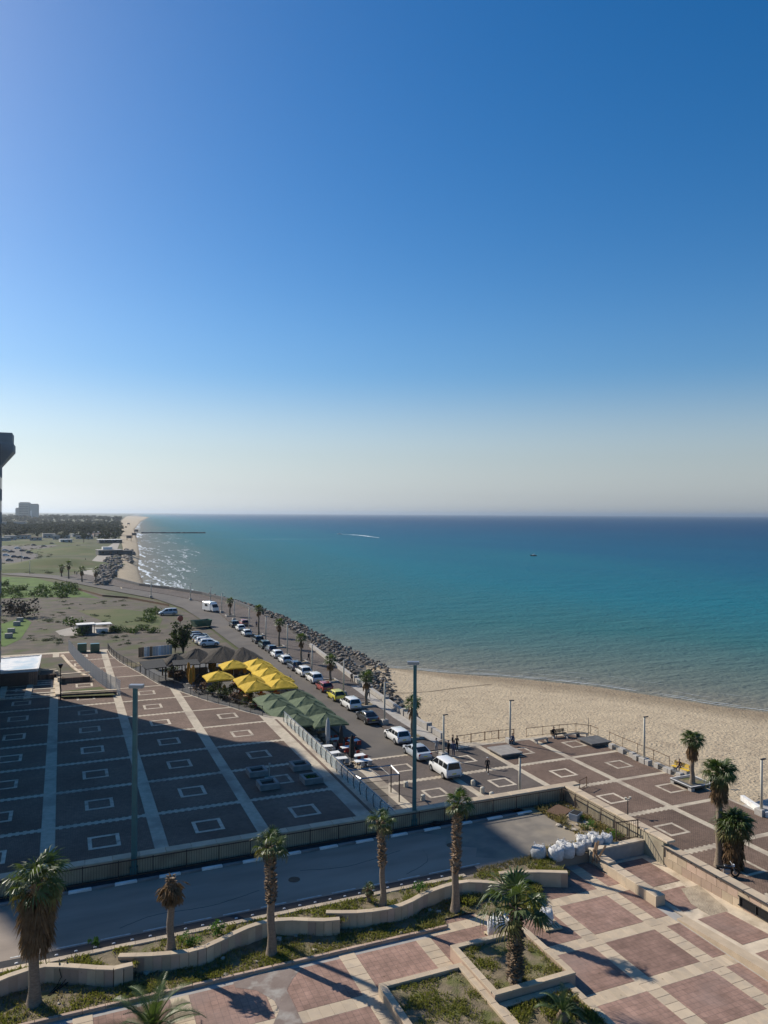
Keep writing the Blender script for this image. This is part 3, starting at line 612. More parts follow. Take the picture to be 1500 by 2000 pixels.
strip((118,1363),(228,1357),0,.5,.35,'paver_brown','wall'); strip((118,1361),(228,1355),.5,.1,.4,'cream','edge_stone')
MB().wall(smoothline([gp(a,b,ZL).xy.to_3d() for a,b in ((121,1283),(135,1300),(155,1317),(176,1328))],5),ZL,ZL+.4,.45).build('curved_edge','cream',t,world=True)
sheet('bed_surface',[gp(a,b,ZL+.3).xy for a,b in ((80,1285),(120,1283),(140,1305),(172,1324),(78,1322))],.3,'dirt',None,None,t)
sheet('lawn_surface',[gp(a,b,ZL+.3).xy for a,b in ((124,1350),(196,1341),(226,1357),(120,1361))],.3,'mound_grass',None,None,t)
for o in t.children:
    if o.name.startswith(('bed_s','lawn_s')): o.location=(-1,-112,0)
for k in range(5):
    y=1328+8.2*k; MB().wall([gp(-40,y+9,ZL),gp(108,y,ZL)],ZL,ZL+.03+.02*k,.5).build('step_edge','inlay',t,world=True)
for x0,x1 in ((14,2),(64,52)): MB().wall([gp(x0,1322,ZL),gp(x1,1366,ZL)],ZL,ZL+.16,.8).build('ramp_band','cream',t,world=True)
MB().wall([gp(110,1326,ZL),gp(113,1360,ZL)],ZL,ZL+.3,.6).build('ramp_band','cream',t,world=True)
mat('planter_grey',(.30,.28,.25),(.24,.22,.2),2,.9); mat('dark_soil',(.05,.042,.032),(.035,.03,.024),4,.95)
# concrete planters on the plaza
tb=None
for i,(a,b,gr) in enumerate(((502,1513,0),(586,1501,0),(523,1538,0),(608,1527,1))):
    p=gp(a,b,ZL); t=thing('concrete_planter',('white concrete planter far left of the four on the plaza','white concrete planter in the far corner by the glass railing','white concrete planter nearest the road on the plaza','white concrete planter with green plants by the glass railing')[i],'planter',(p.x,p.y,ZL),0,'concrete planters on the upper plaza')
    mb=MB(); 
    for (x,y,sx,sy) in ((0,-.72,1.75,.25),(0,.72,1.75,.25),(-.75,0,.25,1.2),(.75,0,.25,1.2)): mb.box(x,y,.05,sx,sy,.5)
    mb.box(0,0,0,1.5,1.4,.1); mb.build('tub','planter_grey',t); MB().box(0,0,.1,1.3,1.25,.25).build('soil','dark_soil',t)
    if gr:
        mb=MB()
        for k in range(90):
            x,y=U_(-.6,.6),U_(-.55,.55); an=rnd()*6.3; hh=U_(.1,.3); mb.add([(x-.04*math.cos(an),y-.04*math.sin(an),.34),(x+.04*math.cos(an),y+.04*math.sin(an),.34),(x+U_(-.12,.12),y+U_(-.12,.12),.34+hh)],[(0,1,2)])
        mat('herb',(.06,.14,.02),(.09,.16,.03),4,.8,sub=.3); mb.build('herbs','herb',t)
# ---------------------------------------------------------------- palms and plants
mat('palm_green',(.055,.085,.018),(.085,.115,.03),3,.45,spec=.5,sub=.25,objrand=.25); mat('palm_old',(.12,.115,.035),(.10,.09,.03),3,.6,sub=.2,objrand=.25)
mat('palm_dead',(.20,.125,.065),(.13,.08,.042),5,.9,sub=.12,objrand=.2); mat('trunk',(.24,.19,.14),(.17,.13,.095),6,.95,.6,18,stretch=(1,1,3),dist=.03); mat('boot',(.15,.10,.062),(.26,.19,.125),9,.95,objrand=.15)
mat('date_green',(.075,.115,.028),(.10,.14,.045),3,.45,spec=.5,sub=.25,objrand=.2); mat('grass',(.14,.15,.035),(.22,.19,.07),.8,.8,sub=.35,c3=(.33,.26,.125),s3=.5); mat('dry_grass',(.26,.21,.11),(.18,.16,.06),1.2,.9,sub=.2)
mat('leaf',(.05,.085,.02),(.08,.11,.03),3,.6,sub=.25); mat('leaf_dark',(.035,.055,.018),(.05,.07,.022),2,.7,sub=.2,objrand=.25); mat('twig',(.10,.08,.06),rough=.95)
def fan_mesh(name,m,n=20,spread=215,rad=.62,pet=.5,droop=.35,seed=0):
    """one fan frond along +X: petiole, then a pleated fan of split leaflets with drooping tips"""
    rg=random.Random(seed); mb=MB(); c=Vector((pet,0,.06*pet))
    mb.tube([(0,0,0),(pet*.5,0,.05*pet),(c.x,0,c.z)],[.028,.02,.014],4)
    for k in range(n):
        a=R(-spread/2+spread*k/(n-1))+rg.uniform(-.03,.03); L=rad*(1-.28*abs(k/(n-1)-.5)*2)*rg.uniform(.88,1.06); d=Vector((math.cos(a),math.sin(a),0)); s=Vector((-d.y,d.x,0)); wd=R(spread/(n-1))*L*.27
        z1=.05*L*(1 if k%2 else -.4); dr=droop*L*rg.uniform(.3,1.9)
        p1=c+d*(L*.5)+Vector((0,0,z1+.03)); p2=c+d*(L*.8)+Vector((0,0,z1-dr*.3)); p3=c+d*(L*.97)+Vector((0,0,-dr))
        mb.add([c,p1-s*wd+Vector((0,0,-.02)),p1+s*wd+Vector((0,0,.02)),p2-s*wd*.55,p2+s*wd*.55,p3],[(0,1,2),(1,3,4,2),(3,5,4)])
    return mb.mesh(name,m)
FANS=[fan_mesh('frond','palm_green',seed=k,droop=.2+.12*k) for k in range(4)]; FANO=[fan_mesh('frond','palm_old',seed=9+k,droop=.5) for k in range(2)]
FANSL=[fan_mesh('frond','palm_green',n=11,seed=20+k,droop=.3) for k in range(2)]
def dead_leaf(mb,p,az,L,tilt,rg,mi=0):
    """hanging folded dead frond"""
    d=Vector((math.cos(az),math.sin(az),0)); o=d*math.sin(tilt)+Vector((0,0,-math.cos(tilt))); s=Vector((-d.y,d.x,0)); q=p+o*(L*.45)+d*.05
    mb.add([p-s*.012,p+s*.012,q+s*.012,q-s*.012],[(0,1,2,3)],mi)
    for k in range(5):
        a=(k-2)*.16+rg.uniform(-.06,.06); dd=(o*math.cos(a)+s*math.sin(a)).normalized(); e=q+dd*(L*rg.uniform(.45,.68))+Vector((0,0,-.08)); w=L*.035; off=d*rg.uniform(-.05,.05)
        mb.add([q,q+dd*L*.3+s*w+off,q+dd*L*.3-s*w-off,e],[(0,1,3,2)],mi)
def palm(label,bp,z,crown,rad,skirt=0,boots=1.0,tr=.2,nf=28,near=True,dead=False,group=None,lean=0,nold=0.15,skr=.6,thick=1):
    p=gp(*bp,z) if not isinstance(bp,Vector) else bp; D=depth(p); H=(bp[1]-crown)*D/FPX if not isinstance(bp,Vector) else crown
    rg=random.Random(int(p.x*37+p.y*11)); t=thing('fan_palm',label,'palm tree',(p.x,p.y,z-.05),0,group)
    n=10; pts=[(lean*(i/n)**2+.03*math.sin(i*1.3),.03*math.cos(i*1.7),H*i/n) for i in range(n+1)]; rr=[tr*(1.45 if i==0 else 1.15 if i==1 else 1-.25*i/n) for i in range(n+1)]
    mb=MB(); mb.tube(pts,rr,10); mb.build('trunk','trunk',t,smooth=True); top=Vector(pts[-1])
    if boots:
        mb=MB(); nb=int(boots*(70 if near else 18)*thick)
        for k in range(nb):
            h=H-boots*rg.random()**.9; a=k*2.4+rg.uniform(-.3,.3); r=tr*(1-.25*h/H)*1.0; d=Vector((math.cos(a),math.sin(a),0)); s=Vector((-d.y,d.x,0)); x=lean*(h/H)**2
            b=Vector((x,0,h))+d*r*.9; e=b+d*rg.uniform(.10,.19)*thick+Vector((0,0,rg.uniform(.10,.24))); w=.055*thick
            mb.add([b-s*w,b+s*w,b+Vector((0,0,.13))+s*w*.8,b+Vector((0,0,.13))-s*w*.8,e-s*w*.6,e+s*w*.6],[(0,1,5,4),(2,3,4,5),(1,2,5),(3,0,4)])
        mb.build('leaf_bases','boot',t)
    if skirt or dead:
        mb=MB(); ns=int((skirt*90+(30 if dead else 0)) if near else skirt*26)
        for k in range(ns):
            h=H-.05-(skirt or .3)*.75*rg.random(); f=(H-h)/max(skirt,.3); dead_leaf(mb,top*(h/H)+Vector((0,0,h-top.z*(h/H)))+Vector((math.cos(k*2.4),math.sin(k*2.4),0))*tr*.7,k*2.4,rad*rg.uniform(.55,.85),(.75 if dead and k%2 else .38)*skr/.6*(1.2-f*.8)+rg.uniform(-.1,.15),rg)
        mb.build('dead_skirt','palm_dead',t)
    if not dead:
        for k in range(nf):
            f=(k+.5)/nf; el=R(82-118*f**.85)+rg.uniform(-.12,.12); az=k*2.39996+rg.uniform(-.25,.25)
            me=rg.choice(FANS if near else FANSL) if f<1-nold else rg.choice(FANO if near else FANSL)
            s=rad/1.12*rg.uniform(.85,1.08)*(.75 if f<.12 else 1)
            obj('frond',me,t,(top.x,top.y,top.z),rot=(rg.uniform(-.25,.25),-el,az),scale=s)
    return t
palm('tall fan palm with thick brown skirt of dead fronds at far left',(66,1962),ZT+.1,1722,1.75,skirt=2.8,boots=.9,tr=.26,nf=19,skr=.75,lean=.12)
palm('dead fan palm with only brown drooping fronds above bare trunk',(333,1857),ZW-.2,1712,.95,skirt=.9,boots=1.5,tr=.2,dead=True,skr=.8)
palm('slim fan palm with long shaggy bark rising before the wavy wall',(530,1866),ZT+.1,1652,1.25,boots=3.0,tr=.22,nf=15,lean=-.12,nold=.2,thick=1.15)
palm('slim fan palm with upright small crown right of the young palm',(748,1770),ZW-.2,1605,1.1,boots=2.6,tr=.17,nf=12,lean=-.2,thick=1.1)
palm('slim fan palm with wider crown closest to the sack pallets',(889,1780),ZT+.1,1570,1.15,boots=4.0,tr=.22,nf=16,lean=.18,thick=1.15)
palm('stout fan palm with scaly dark trunk in the square planter',(1006,1915),ZT+.6,1768,2.1,boots=3.9,tr=.24,nf=14,nold=.2,skirt=0,thick=1.5)
palm('young fan palm seedling behind the wavy garden wall',(720,1760),ZW-.2,1735,.55,boots=.5,tr=.1,nf=11)
palm('fan palm in a square black planter on the lower plaza',(1352,1530),.45,1445,1.5,boots=1.5,tr=.24,nf=30,skirt=1.3,skr=.4,near=True)
palm('tall grey trunked fan palm behind the motorcycle',(1404,1692),0,1510,1.75,boots=1.0,tr=.27,nf=34,skirt=1.5,skr=.5)
palm('short fan palm with skirt of dead fronds hiding the motorcycle',(1432,1696),0,1612,1.95,boots=.8,tr=.28,nf=40,skirt=3.2,skr=.55,nold=.3)
PROM=[((449,1203),1174,'smallest and farthest'),((505,1241),1189,'second farthest'),((545,1264),1216,'third farthest'),((588,1294),1246,'fourth farthest'),((645,1331),1289,'third nearest'),((715,1378),1323,'second nearest'),((805,1440),1374,'nearest, red tipped')]
pl=MB(); frame(pl,0,0,0,2.3,2.3,.22,.28)
plm=pl.mesh('rim','concrete'); soilm=MB().box(0,0,0,1.86,1.86,.12).mesh('soil','bed_soil')
for i,(b,c,w) in enumerate(PROM):
    palm(w+' promenade palm beside the parked cars',b,.1,c,1.55,boots=1.0,tr=.22,nf=20,near=False,group='palms along the promenade',skirt=1.0,nold=.5 if i==6 else .2,skr=.45)
    p=gp(*b,.1); t=thing('tree_pit','white kerbed square pit of the '+w+' promenade palm','planter',(p.x,p.y,.1),0,'tree pits along the promenade'); obj('rim',plm,t); obj('soil',soilm,t)
for i,(b,c) in enumerate((((134,1130),1101),((160,1136),1112),((187,1141),1114),((120,1126),1108))):
    palm(('leftmost','second','third','smallest, hindmost')[i]+' of the far palms where the road bends',b,0,c,2.1,boots=1,tr=.3,nf=16,near=False,group='palms at the road bend',skirt=1.4,skr=.5)
# feather palm at the lower frame edge
def feather(name,m,n=30,L=2.4,seed=0,arch=.55):
    rg=random.Random(seed); mb=MB(); P=[]
    for i in range(13):
        s=i/12; P.append(Vector((L*(s-.12*s*s*arch),0,L*(.32*s-arch*.75*s*s*s))))
    mb.tube(P,[.035*(1-.8*i/12)+.004 for i in range(13)],4)
    for k in range(n):
        s=.12+.86*k/(n-1); i=min(int(s*12),11); q=P[i].lerp(P[i+1],s*12-i); tg=(P[i+1]-P[i]).normalized(); ll=.52*math.sin(math.pi*(.12+.8*s))*rg.uniform(.85,1.1)
        for sg in (-1,1):
            d=(tg*.75+Vector((0,sg,0))*.75+Vector((0,0,.28))).normalized(); w=tg*.022; mb.add([q-w,q+w,q+d*ll*.6+w*.8+Vector((0,0,.01)),q+d*ll*.6-w*.8,q+d*ll+Vector((0,0,-.03*ll))],[(0,1,2,3),(3,2,4)])
    return mb.mesh(name,m)
FE=[feather('frond','date_green',seed=k,arch=.35+.2*k) for k in range(3)]
def datepalm(label,p,s=1,n=22):
    t=thing('date_palm',label,'palm tree',p); mb=MB(); mb.tube([(0,0,-.1),(0,0,.25),(0,0,.5)],[.3,.26,.12],8); mb.build('trunk','boot',t); rg=random.Random(3)
    for k in range(n):
        f=(k+.5)/n; obj('frond',rg.choice(FE),t,(0,0,.35),rot=(rg.uniform(-.3,.3),-R(68-78*f)+rg.uniform(-.1,.1),k*2.4+rg.uniform(-.2,.2)),scale=s*rg.uniform(.75,1.05))
p=gp(297,2030,ZT); datepalm('green feather palm low at the bottom left frame edge',(p.x,p.y,ZT),1.0,24)
p=gp(1098,1995,ZT+.25); datepalm('small feather palm bush at the bottom beside the square planter',(p.x,p.y,ZT+.25),.55,16)
# grass and weeds (uncountable)
def tufts(mb,ins,bb,z,n,hmin,hmax,dens=None,mi=0,blades=5,sp=.09):
    c=0; tries=0
    while c<n and tries<n*12:
        tries+=1; x,y=U_(bb[0],bb[1]),U_(bb[2],bb[3])
        if not ins(x,y): continue
        if dens and noise.noise((x*dens,y*dens,1.7))<U_(-.25,.35): continue
        c+=1; zz=z+.1*noise.noise((x*.9,y*.9,3.1))-.02
        for b in range(blades):
            a=rnd()*6.28; h=U_(hmin,hmax); r=U_(.01,sp); bx,by=x+r*math.cos(a),y+r*math.sin(a); w=.012+.012*rnd(); l=h*U_(.2,.8); sx,sy=-math.sin(a)*w,math.cos(a)*w
            mb.add([(bx-sx,by-sy,zz),(bx+sx,by+sy,zz),(bx+math.cos(a)*l*.4+sx*.6,by+math.sin(a)*l*.4+sy*.6,zz+h*.7),(bx+math.cos(a)*l,by+math.sin(a)*l,zz+h*U_(.7,1))],[(0,1,2),(0,2,3)],mi)
mb=MB()
tufts(mb,inbed,(-8,27,37.8,41.2),ZT+.1,3400,.05,.2,.55)
tufts(mb,lambda x,y:inbed(x,y) and y<39.2,(-8,20,37.8,39.2),ZT+.1,1700,.05,.22,.8)
tufts(mb,inbed,(22,28,37,40),ZT+.1,900,.12,.42,.3)
for up_,i_ in bedz:
    xs=[q[0] for q in up_]; ys=[q[1] for q in up_]; tufts(mb,i_,(min(xs),max(xs),min(ys),max(ys)),ZW-.22,520,.06,.26,.8)
tag(mb.build('grass','grass'),'green grass and weeds growing in the terrace garden beds','grass',kind='stuff')
mb=MB()
box=lambda x0,x1,y0,y1:(lambda x,y:x0<x<x1 and y0<y<y1)
tufts(mb,box(19.1,23,31,34.7),(19.1,23,31,34.7),ZT+.55,620,.05,.2,1.2); tufts(mb,box(14.5,18.4,26.4,33.3),(14.5,18.4,26.4,33.3),ZT+.38,1300,.05,.2,1.0); tufts(mb,box(19.1,22.7,24.4,30.2),(19.1,22.7,24.4,30.2),ZT+.2,1100,.08,.3,.8)
tag(mb.build('planter_weeds','grass'),'thin green weeds growing in the square stone planters','grass',kind='stuff')
mb=MB(); tufts(mb,inbed2,(24,33,41.3,43.1),ZR+.04,500,.06,.26); tufts(mb,box(33.5,36.2,42,49),(33.5,36.2,42,49),ZR+.05,700,.08,.4,.6); tufts(mb,inbed,(-8,30,37.8,41.2),ZT+.1,900,.06,.22)
tag(mb.build('dry_weeds','dry_grass'),'dry straw coloured weeds by the railing and in the beds','grass',kind='stuff')
def shrub(label,p,r,h,n,m='leaf',seed=0,leaf=.12,name='shrub',cat='shrub',stems=5):
    rg=random.Random(seed+int(p[0]*7)); t=thing(name,label,cat,tuple(p)); mb=MB()
    for k in range(stems):
        a=rg.random()*6.28; mb.tube([(0,0,-.05),(.3*r*math.cos(a),.3*r*math.sin(a),h*.45),(.6*r*math.cos(a),.6*r*math.sin(a),h*.8)],[.05*r,.03*r,.012*r],4)
    mb.build('stems','twig',t); mb=MB(); cl=[(Vector((rg.gauss(0,.38)*r,rg.gauss(0,.38)*r,h*rg.uniform(.25,.85))),rg.uniform(.25,.5)*r) for _ in range(max(5,n//60))]
    for k in range(n):
        c,s=rg.choice(cl); q=c+Vector((rg.gauss(0,.5),rg.gauss(0,.5),rg.gauss(0,.42)))*s; q.z=max(q.z,.03*h)
        u=Vector((rg.uniform(-1,1),rg.uniform(-1,1),rg.uniform(-.6,1))).normalized(); v=u.cross(Vector((rg.uniform(-1,1),rg.uniform(-1,1),1))).normalized(); l=leaf*rg.uniform(.6,1.3)
        mb.add([q-v*l*.35,q+u*l*.5,q+v*l*.35,q-u*l*.5],[(0,1,2,3)])
    mb.build('foliage',m,t); return t
for i,(a,b,z,r,h,l) in enumerate(((372,1846,ZW-.2,.55,.8,'bushy green weed beside the dead palm trunk'),(425,1826,ZW-.2,.5,.8,'leafy green weed right of the bushy weed on raised bed'),(187,1846,ZW-.2,.3,.35,'low weed tuft on the leftmost raised bed'),(818,1742,ZW-.2,.5,.6,'spiky grey green weed above the wavy wall'),(1145,1620,ZR,.7,.6,'green bush in the weedy strip by the railing'),(1130,1600,ZR,.55,.5,'small green bush below the fallen board'),(1205,1640,ZR,.8,.7,'low green bush between white sacks and railing'))):
    p=gp(a,b,z); shrub(l,(p.x,p.y,z),r,h,420,'herb',i,.09)
# leaf litter and crumbs blown over the terrace
mb=MB(); rg=random.Random(77)
for k in range(900):
    x=rg.uniform(0,36); y=rg.uniform(26,37.4) if x<19 else rg.uniform(26,40.8)
    if rg.random()<.6: x,y=(rg.gauss(24.5,2.2),rg.gauss(36.6,1.0)) if rg.random()<.5 else (rg.uniform(33.3,36.6),rg.gauss(34.5,3))
    if inpl(x,y) or inbed(x,y) or y<25 or 32.3<x<33.3 or (x<19 and y>37.3) or x>36.6 or y>40.6: continue
    z=ZT+.034+(.02+.33*max(0,(33.4-y)/7.4) if x>33.1 else 0); a=rg.random()*6.3; s=rg.uniform(.015,.05); mb.add([(x+s*math.cos(a),y+s*math.sin(a),z),(x-s*.5*math.sin(a),y+s*.5*math.cos(a),z+.015),(x-s*math.cos(a),y-s*math.sin(a),z+.004),(x+s*.5*math.sin(a),y-s*.5*math.cos(a),z+.01)],[(0,1,2,3)],rg.randrange(2))
tag(mb.build('leaf_litter',['palm_dead','mortar']),'dry leaf litter and crumbs scattered over the terrace paving','litter',kind='stuff')
# stones lying in the beds
mat('stone',(.46,.40,.32),(.36,.31,.25),3,.9,.3,15,objrand=.15)
def rock_mesh(name,m,seed,sub=2,flat=.7,rough=.28):
    bm=bmesh.new(); bmesh.ops.create_icosphere(bm,subdivisions=sub,radius=.5); rg=random.Random(seed); o=Vector((rg.random()*50,rg.random()*50,0))
    pl_=[(Vector((rg.gauss(0,1),rg.gauss(0,1),rg.gauss(0,1))).normalized(),rg.uniform(.3,.44)) for _ in range(7)]
    for v in bm.verts:
        for nrm,d in pl_:
            e=v.co.dot(nrm)
            if e>d: v.co-=nrm*(e-d)
        v.co*=1+rough*noise.noise(v.co*2+o); v.co.z*=flat
    me=bpy.data.meshes.new(name); bm.to_mesh(me); bm.free(); me.materials.append(MM(m)); return me
ST=[rock_mesh('stone','stone',k,1,.5) for k in range(4)]
lst=[]
for i in range(26):
    for _ in range(40):
        x,y=U_(-3,26),U_(37.9,40.6)
        if inbed(x,y): break
    o=obj('stone',random.choice(ST),None,(x,y,ZT+.13),U_(0,6),scale=U_(.15,.45)); tag(o,'small pale stone lying in the grassy garden bed','stone','stones in the garden bed')
# ---------------------------------------------------------------- vehicles
def paint(n,c,rough=.3,metal=0.0):
    m=mat(n,c,rough=rough,spec=.5,metal=metal); m.node_tree.nodes['Principled BSDF'].inputs['Coat Weight'].default_value=.6; return m
for n,c in (('p_white',(.72,.72,.70)),('p_silver',(.40,.43,.46)),('p_black',(.018,.02,.025)),('p_navy',(.03,.045,.075)),('p_green',(.02,.045,.04)),('p_red',(.28,.045,.035)),('p_yellow',(.55,.50,.05)),('p_grey',(.15,.16,.17)),('p_skip',(.03,.11,.07))): paint(n,c)
mat('car_glass',(.012,.015,.018),rough=.08,spec=.6); mat('rim',(.42,.43,.45),rough=.35,metal=.8); mat('lamp_red',(.35,.02,.015),rough=.25); mat('lamp_clear',(.7,.72,.74),rough=.15); mat('plate_yellow',(.65,.55,.05),rough=.5)
CT={'suv':(4.55,1.86,1.68,[(-.5,.5,.88,.84),(-.485,.32,1.02,.95),(-.3,.24,1.05,1),(0,.24,1.03,1),(.2,.24,1.02,1),(.32,.24,.99,.99),(.44,.26,.9,.95),(.49,.32,.74,.86),(.5,.42,.62,.78)],(-.485,-.42,.06,.24)),
 'hatch':(4.2,1.8,1.5,[(-.5,.45,.78,.84),(-.48,.3,.95,.95),(-.3,.22,.97,1),(0,.22,.95,1),(.2,.22,.94,1),(.32,.22,.9,.99),(.44,.24,.8,.95),(.49,.3,.66,.86),(.5,.4,.56,.78)],(-.485,-.38,.06,.25)),
 'sedan':(4.65,1.82,1.45,[(-.5,.45,.78,.84),(-.48,.3,.98,.93),(-.3,.22,1.0,1),(0,.22,.95,1),(.2,.22,.93,1),(.32,.22,.88,.99),(.44,.24,.78,.95),(.49,.3,.64,.86),(.5,.4,.54,.78)],(-.39,-.2,.06,.25)),
 'van':(4.45,1.86,1.85,[(-.5,.45,1.0,.9),(-.49,.3,1.12,.97),(-.3,.22,1.14,1),(0,.22,1.12,1),(.2,.22,1.1,1),(.34,.22,1.02,.99),(.44,.24,.9,.95),(.49,.3,.7,.86),(.5,.4,.6,.78)],(-.495,-.465,.12,.31)),
 'minivan':(4.95,1.92,1.85,[(-.5,.45,.95,.86),(-.485,.3,1.08,.95),(-.3,.22,1.1,1),(0,.22,1.08,1),(.2,.22,1.06,1),(.36,.22,.98,.99),(.45,.24,.86,.95),(.49,.3,.7,.86),(.5,.4,.6,.78)],(-.49,-.44,.12,.35))}
def car_body(kind):
    L,Wd,H,st,(rb,rt,ft,fb)=CT[kind]; w=Wd/2; mb=MB(); vs=[]
    def belt(f):
        for a,b in zip(st,st[1:]):
            if a[0]<=f<=b[0]: t=(f-a[0])/(b[0]-a[0]); return a[2]+(b[2]-a[2])*t, (a[3]+(b[3]-a[3])*t)*w
        return st[-1][2],st[-1][3]*w
    for f,zb,zt,k in st:
        x=f*L; y=w*k; m=(zb+zt)/2
        vs+=[(x,-y*.9,zb),(x,-y*.98,zb+.12),(x,-y,m),(x,-y*.97,zt-.1),(x,-y*.9,zt),(x,y*.9,zt),(x,y*.97,zt-.1),(x,y,m),(x,y*.98,zb+.12),(x,y*.9,zb)]
    n=10; fs=[(i*n+j,i*n+(j+1)%n,(i+1)*n+(j+1)%n,(i+1)*n+j) for i in range(len(st)-1) for j in range(n)]; fs+=[tuple(range(n-1,-1,-1)),tuple(range((len(st)-1)*n,len(st)*n))]
    mb.add(vs,fs)
    # cabin
    cs=[(rb,belt(rb)[0]-.03,.9),(rt,H*.985,.76),((rt+ft)/2,H,.76),(ft,H*.975,.74),(fb,belt(fb)[0]-.03,.86)]; vs=[]
    for f,z,k in cs:
        b,y=belt(f); x=f*L; vs+=[(x,-y*.92,b-.04),(x,-w*k-(.0 if z>b+.1 else .1),max(z-.07,b-.03)),(x,-w*(k-.1),z),(x,w*(k-.1),z),(x,w*k+(.0 if z>b+.1 else .1),max(z-.07,b-.03)),(x,y*.92,b-.04)]
    n=6; mb.add(vs,[(i*n+j,i*n+j+1,(i+1)*n+j+1,(i+1)*n+j) for i in range(4) for j in range(n-1)])
    return mb,belt
def car_proto(kind):
    L,Wd,H,st,(rb,rt,ft,fb)=CT[kind]; w=Wd/2; mb,belt=car_body(kind); P={}
    P['body']=[(mb.mesh('body','p_white',True),(0,0,0))]; me=P['body'][0][0]
    try: me.set_sharp_from_angle(angle=R(38))
    except Exception: pass
    def side(f,up,sg,o=.018):
        b,y=belt(f); kt=.76; lo=Vector((f*L,sg*(y*.92+o),b+.03)); hi=Vector((f*L,sg*(w*kt+o),H-.13)); return lo.lerp(hi,up)
    wins=[]
    a,b=rt-.035,ft+.02; k=3 if kind in ('suv','van','minivan') else 2
    cuts=[(rt-.02+(.02 if k==3 else .03)+i*((ft+.07)-(rt-.02))/k,rt-.02+(i+1)*((ft+.07)-(rt-.02))/k-.012) for i in range(k)]
    g={}
    for sg in (-1,1):
        for i,(c0,c1) in enumerate(cuts):
            c1t=min(c1,ft-.005); c0b=c0-(.03 if i==0 else 0); c1b=c1+(.09 if i==k-1 else 0)
            q=[side(c0b,.08,sg),side(c1b,.08,sg),side(c1t,.95,sg),side(c0,.95,sg)]
            m=MB().add(q,[(0,1,2,3)] if sg<0 else [(3,2,1,0)]); wins.append(m)
    P['side_window']=[(m.mesh('side_window','car_glass'),(0,0,0)) for m in wins]
    def slope(f0,f1,name,sg):
        b0,y0=belt(f0); z1=H*.975; k0=.80*w; k1=.63*w; o=Vector((sg*.02,0,.02))
        A=Vector((f0*L,0,b0-.03)); B=Vector((f1*L,0,z1)); lo=A.lerp(B,.1)+o; hi=A.lerp(B,.9)+o
        q=[lo+Vector((0,-k0,0)),lo+Vector((0,k0,0)),hi+Vector((0,k1,0)),hi+Vector((0,-k1,0))]
        return [(MB().add(q,[(0,1,2,3)] if sg>0 else [(3,2,1,0)]).mesh(name,'car_glass'),(0,0,0))]
    P['windscreen']=slope(fb,ft,'windscreen',1); P['rear_window']=slope(rb,rt,'rear_window',-1)
    wr=.33 if kind!='suv' else .36; wm=MB(); n=14
    for y0,y1,r,mi in ((-.1,.1,wr,0),(-.11,.11,wr*.62,1)):
        vs=[(r*math.cos(6.2832*i/n),y,r*math.sin(6.2832*i/n)) for y in (y0,y1) for i in range(n)]; wm.add(vs,[(i,(i+1)%n,n+(i+1)%n,n+i) for i in range(n)]+[tuple(range(n)),tuple(range(2*n-1,n-1,-1))],mi)
    wme=wm.mesh('wheel',['rubber','rubber'])
    rimm=MB()
    for s_ in (-1,1):
        vs=[(wr*.6*math.cos(6.2832*i/n),s_*.118,wr*.6*math.sin(6.2832*i/n)) for i in range(n)]; rimm.add(vs,[tuple(range(n)) if s_<0 else tuple(range(n-1,-1,-1))])
    RIM[kind]=rimm.mesh('rim','rim'); P['wheel']=[(wme,(x,y,wr)) for x in (-L*.30,L*.315) for y in (-w+.09,w-.09)]
    am=MB(); vs=[]
    ar=MB()
    for i in range(12):
        a0,a1=math.pi*i/12,math.pi*(i+1)/12; r0,r1=wr*.9,wr+.06
        ar.add([(r*math.cos(q),0,r*math.sin(q)) for r,q in ((r0,a0),(r1,a0),(r1,a1),(r0,a1))],[(0,1,2,3)])
    arm=ar.mesh('wheel_arch','black'); P['wheel_arch']=[(arm,(x,y,wr)) for x in (-L*.30,L*.315) for y in (-w-.006,w+.006)]
    tl=MB().box(0,0,0,.06,.26,.22).mesh('tail_light','lamp_red'); zt=belt(-.48)[0]-.26; P['tail_light']=[(tl,(-L*.487,s*w*.76,zt)) for s in (-1,1)]
    hl=MB().box(0,0,0,.1,.34,.13).mesh('headlight','lamp_clear'); P['headlight']=[(hl,(L*.475,s*w*.64,.62)) for s in (-1,1)]
    P['number_plate']=[(MB().box(0,0,0,.03,.46,.11).mesh('number_plate','plate_yellow'),(-L*.503,0,.62))]; P['bumper']=[(MB().box(0,0,0,.12,Wd*.8,.2).mesh('bumper','grey_paint' if kind in ('suv','van') else 'p_grey'),(-L*.488,0,.32))]
    mi=MB().box(0,0,0,.14,.18,.13).mesh('mirror','black'); P['mirror']=[(mi,(fb*L*.85,s*(w+.05),belt(.2)[0]+.0)) for s in (-1,1)]
    # all in one mesh, for cars too far away to show parts
    return P
RIM={}
CARS={k:car_proto(k) for k in CT}
def far_mesh(kind):
    bm=bmesh.new(); mats_=[]
    for nm,l in CARS[kind].items():
        for me,loc in l:
            tmp=me.copy(); tmp.transform(Matrix.Translation(loc)); base=len(mats_)
            for m in tmp.materials: mats_.append(m)
            if base: tmp.polygons.foreach_set('material_index',[p.material_index+base for p in tmp.polygons])
            bm.from_mesh(tmp)
            if nm=='wheel':
                t2=RIM[kind].copy(); t2.transform(Matrix.Translation(loc)); mats_.append(MATS['rim']); t2.polygons.foreach_set('material_index',[len(mats_)-1]*len(t2.polygons)); bm.from_mesh(t2)
    me=bpy.data.meshes.new('parked_car'); bm.to_mesh(me); bm.free()
    for m in mats_: me.materials.append(m)
    return me
FARM={}
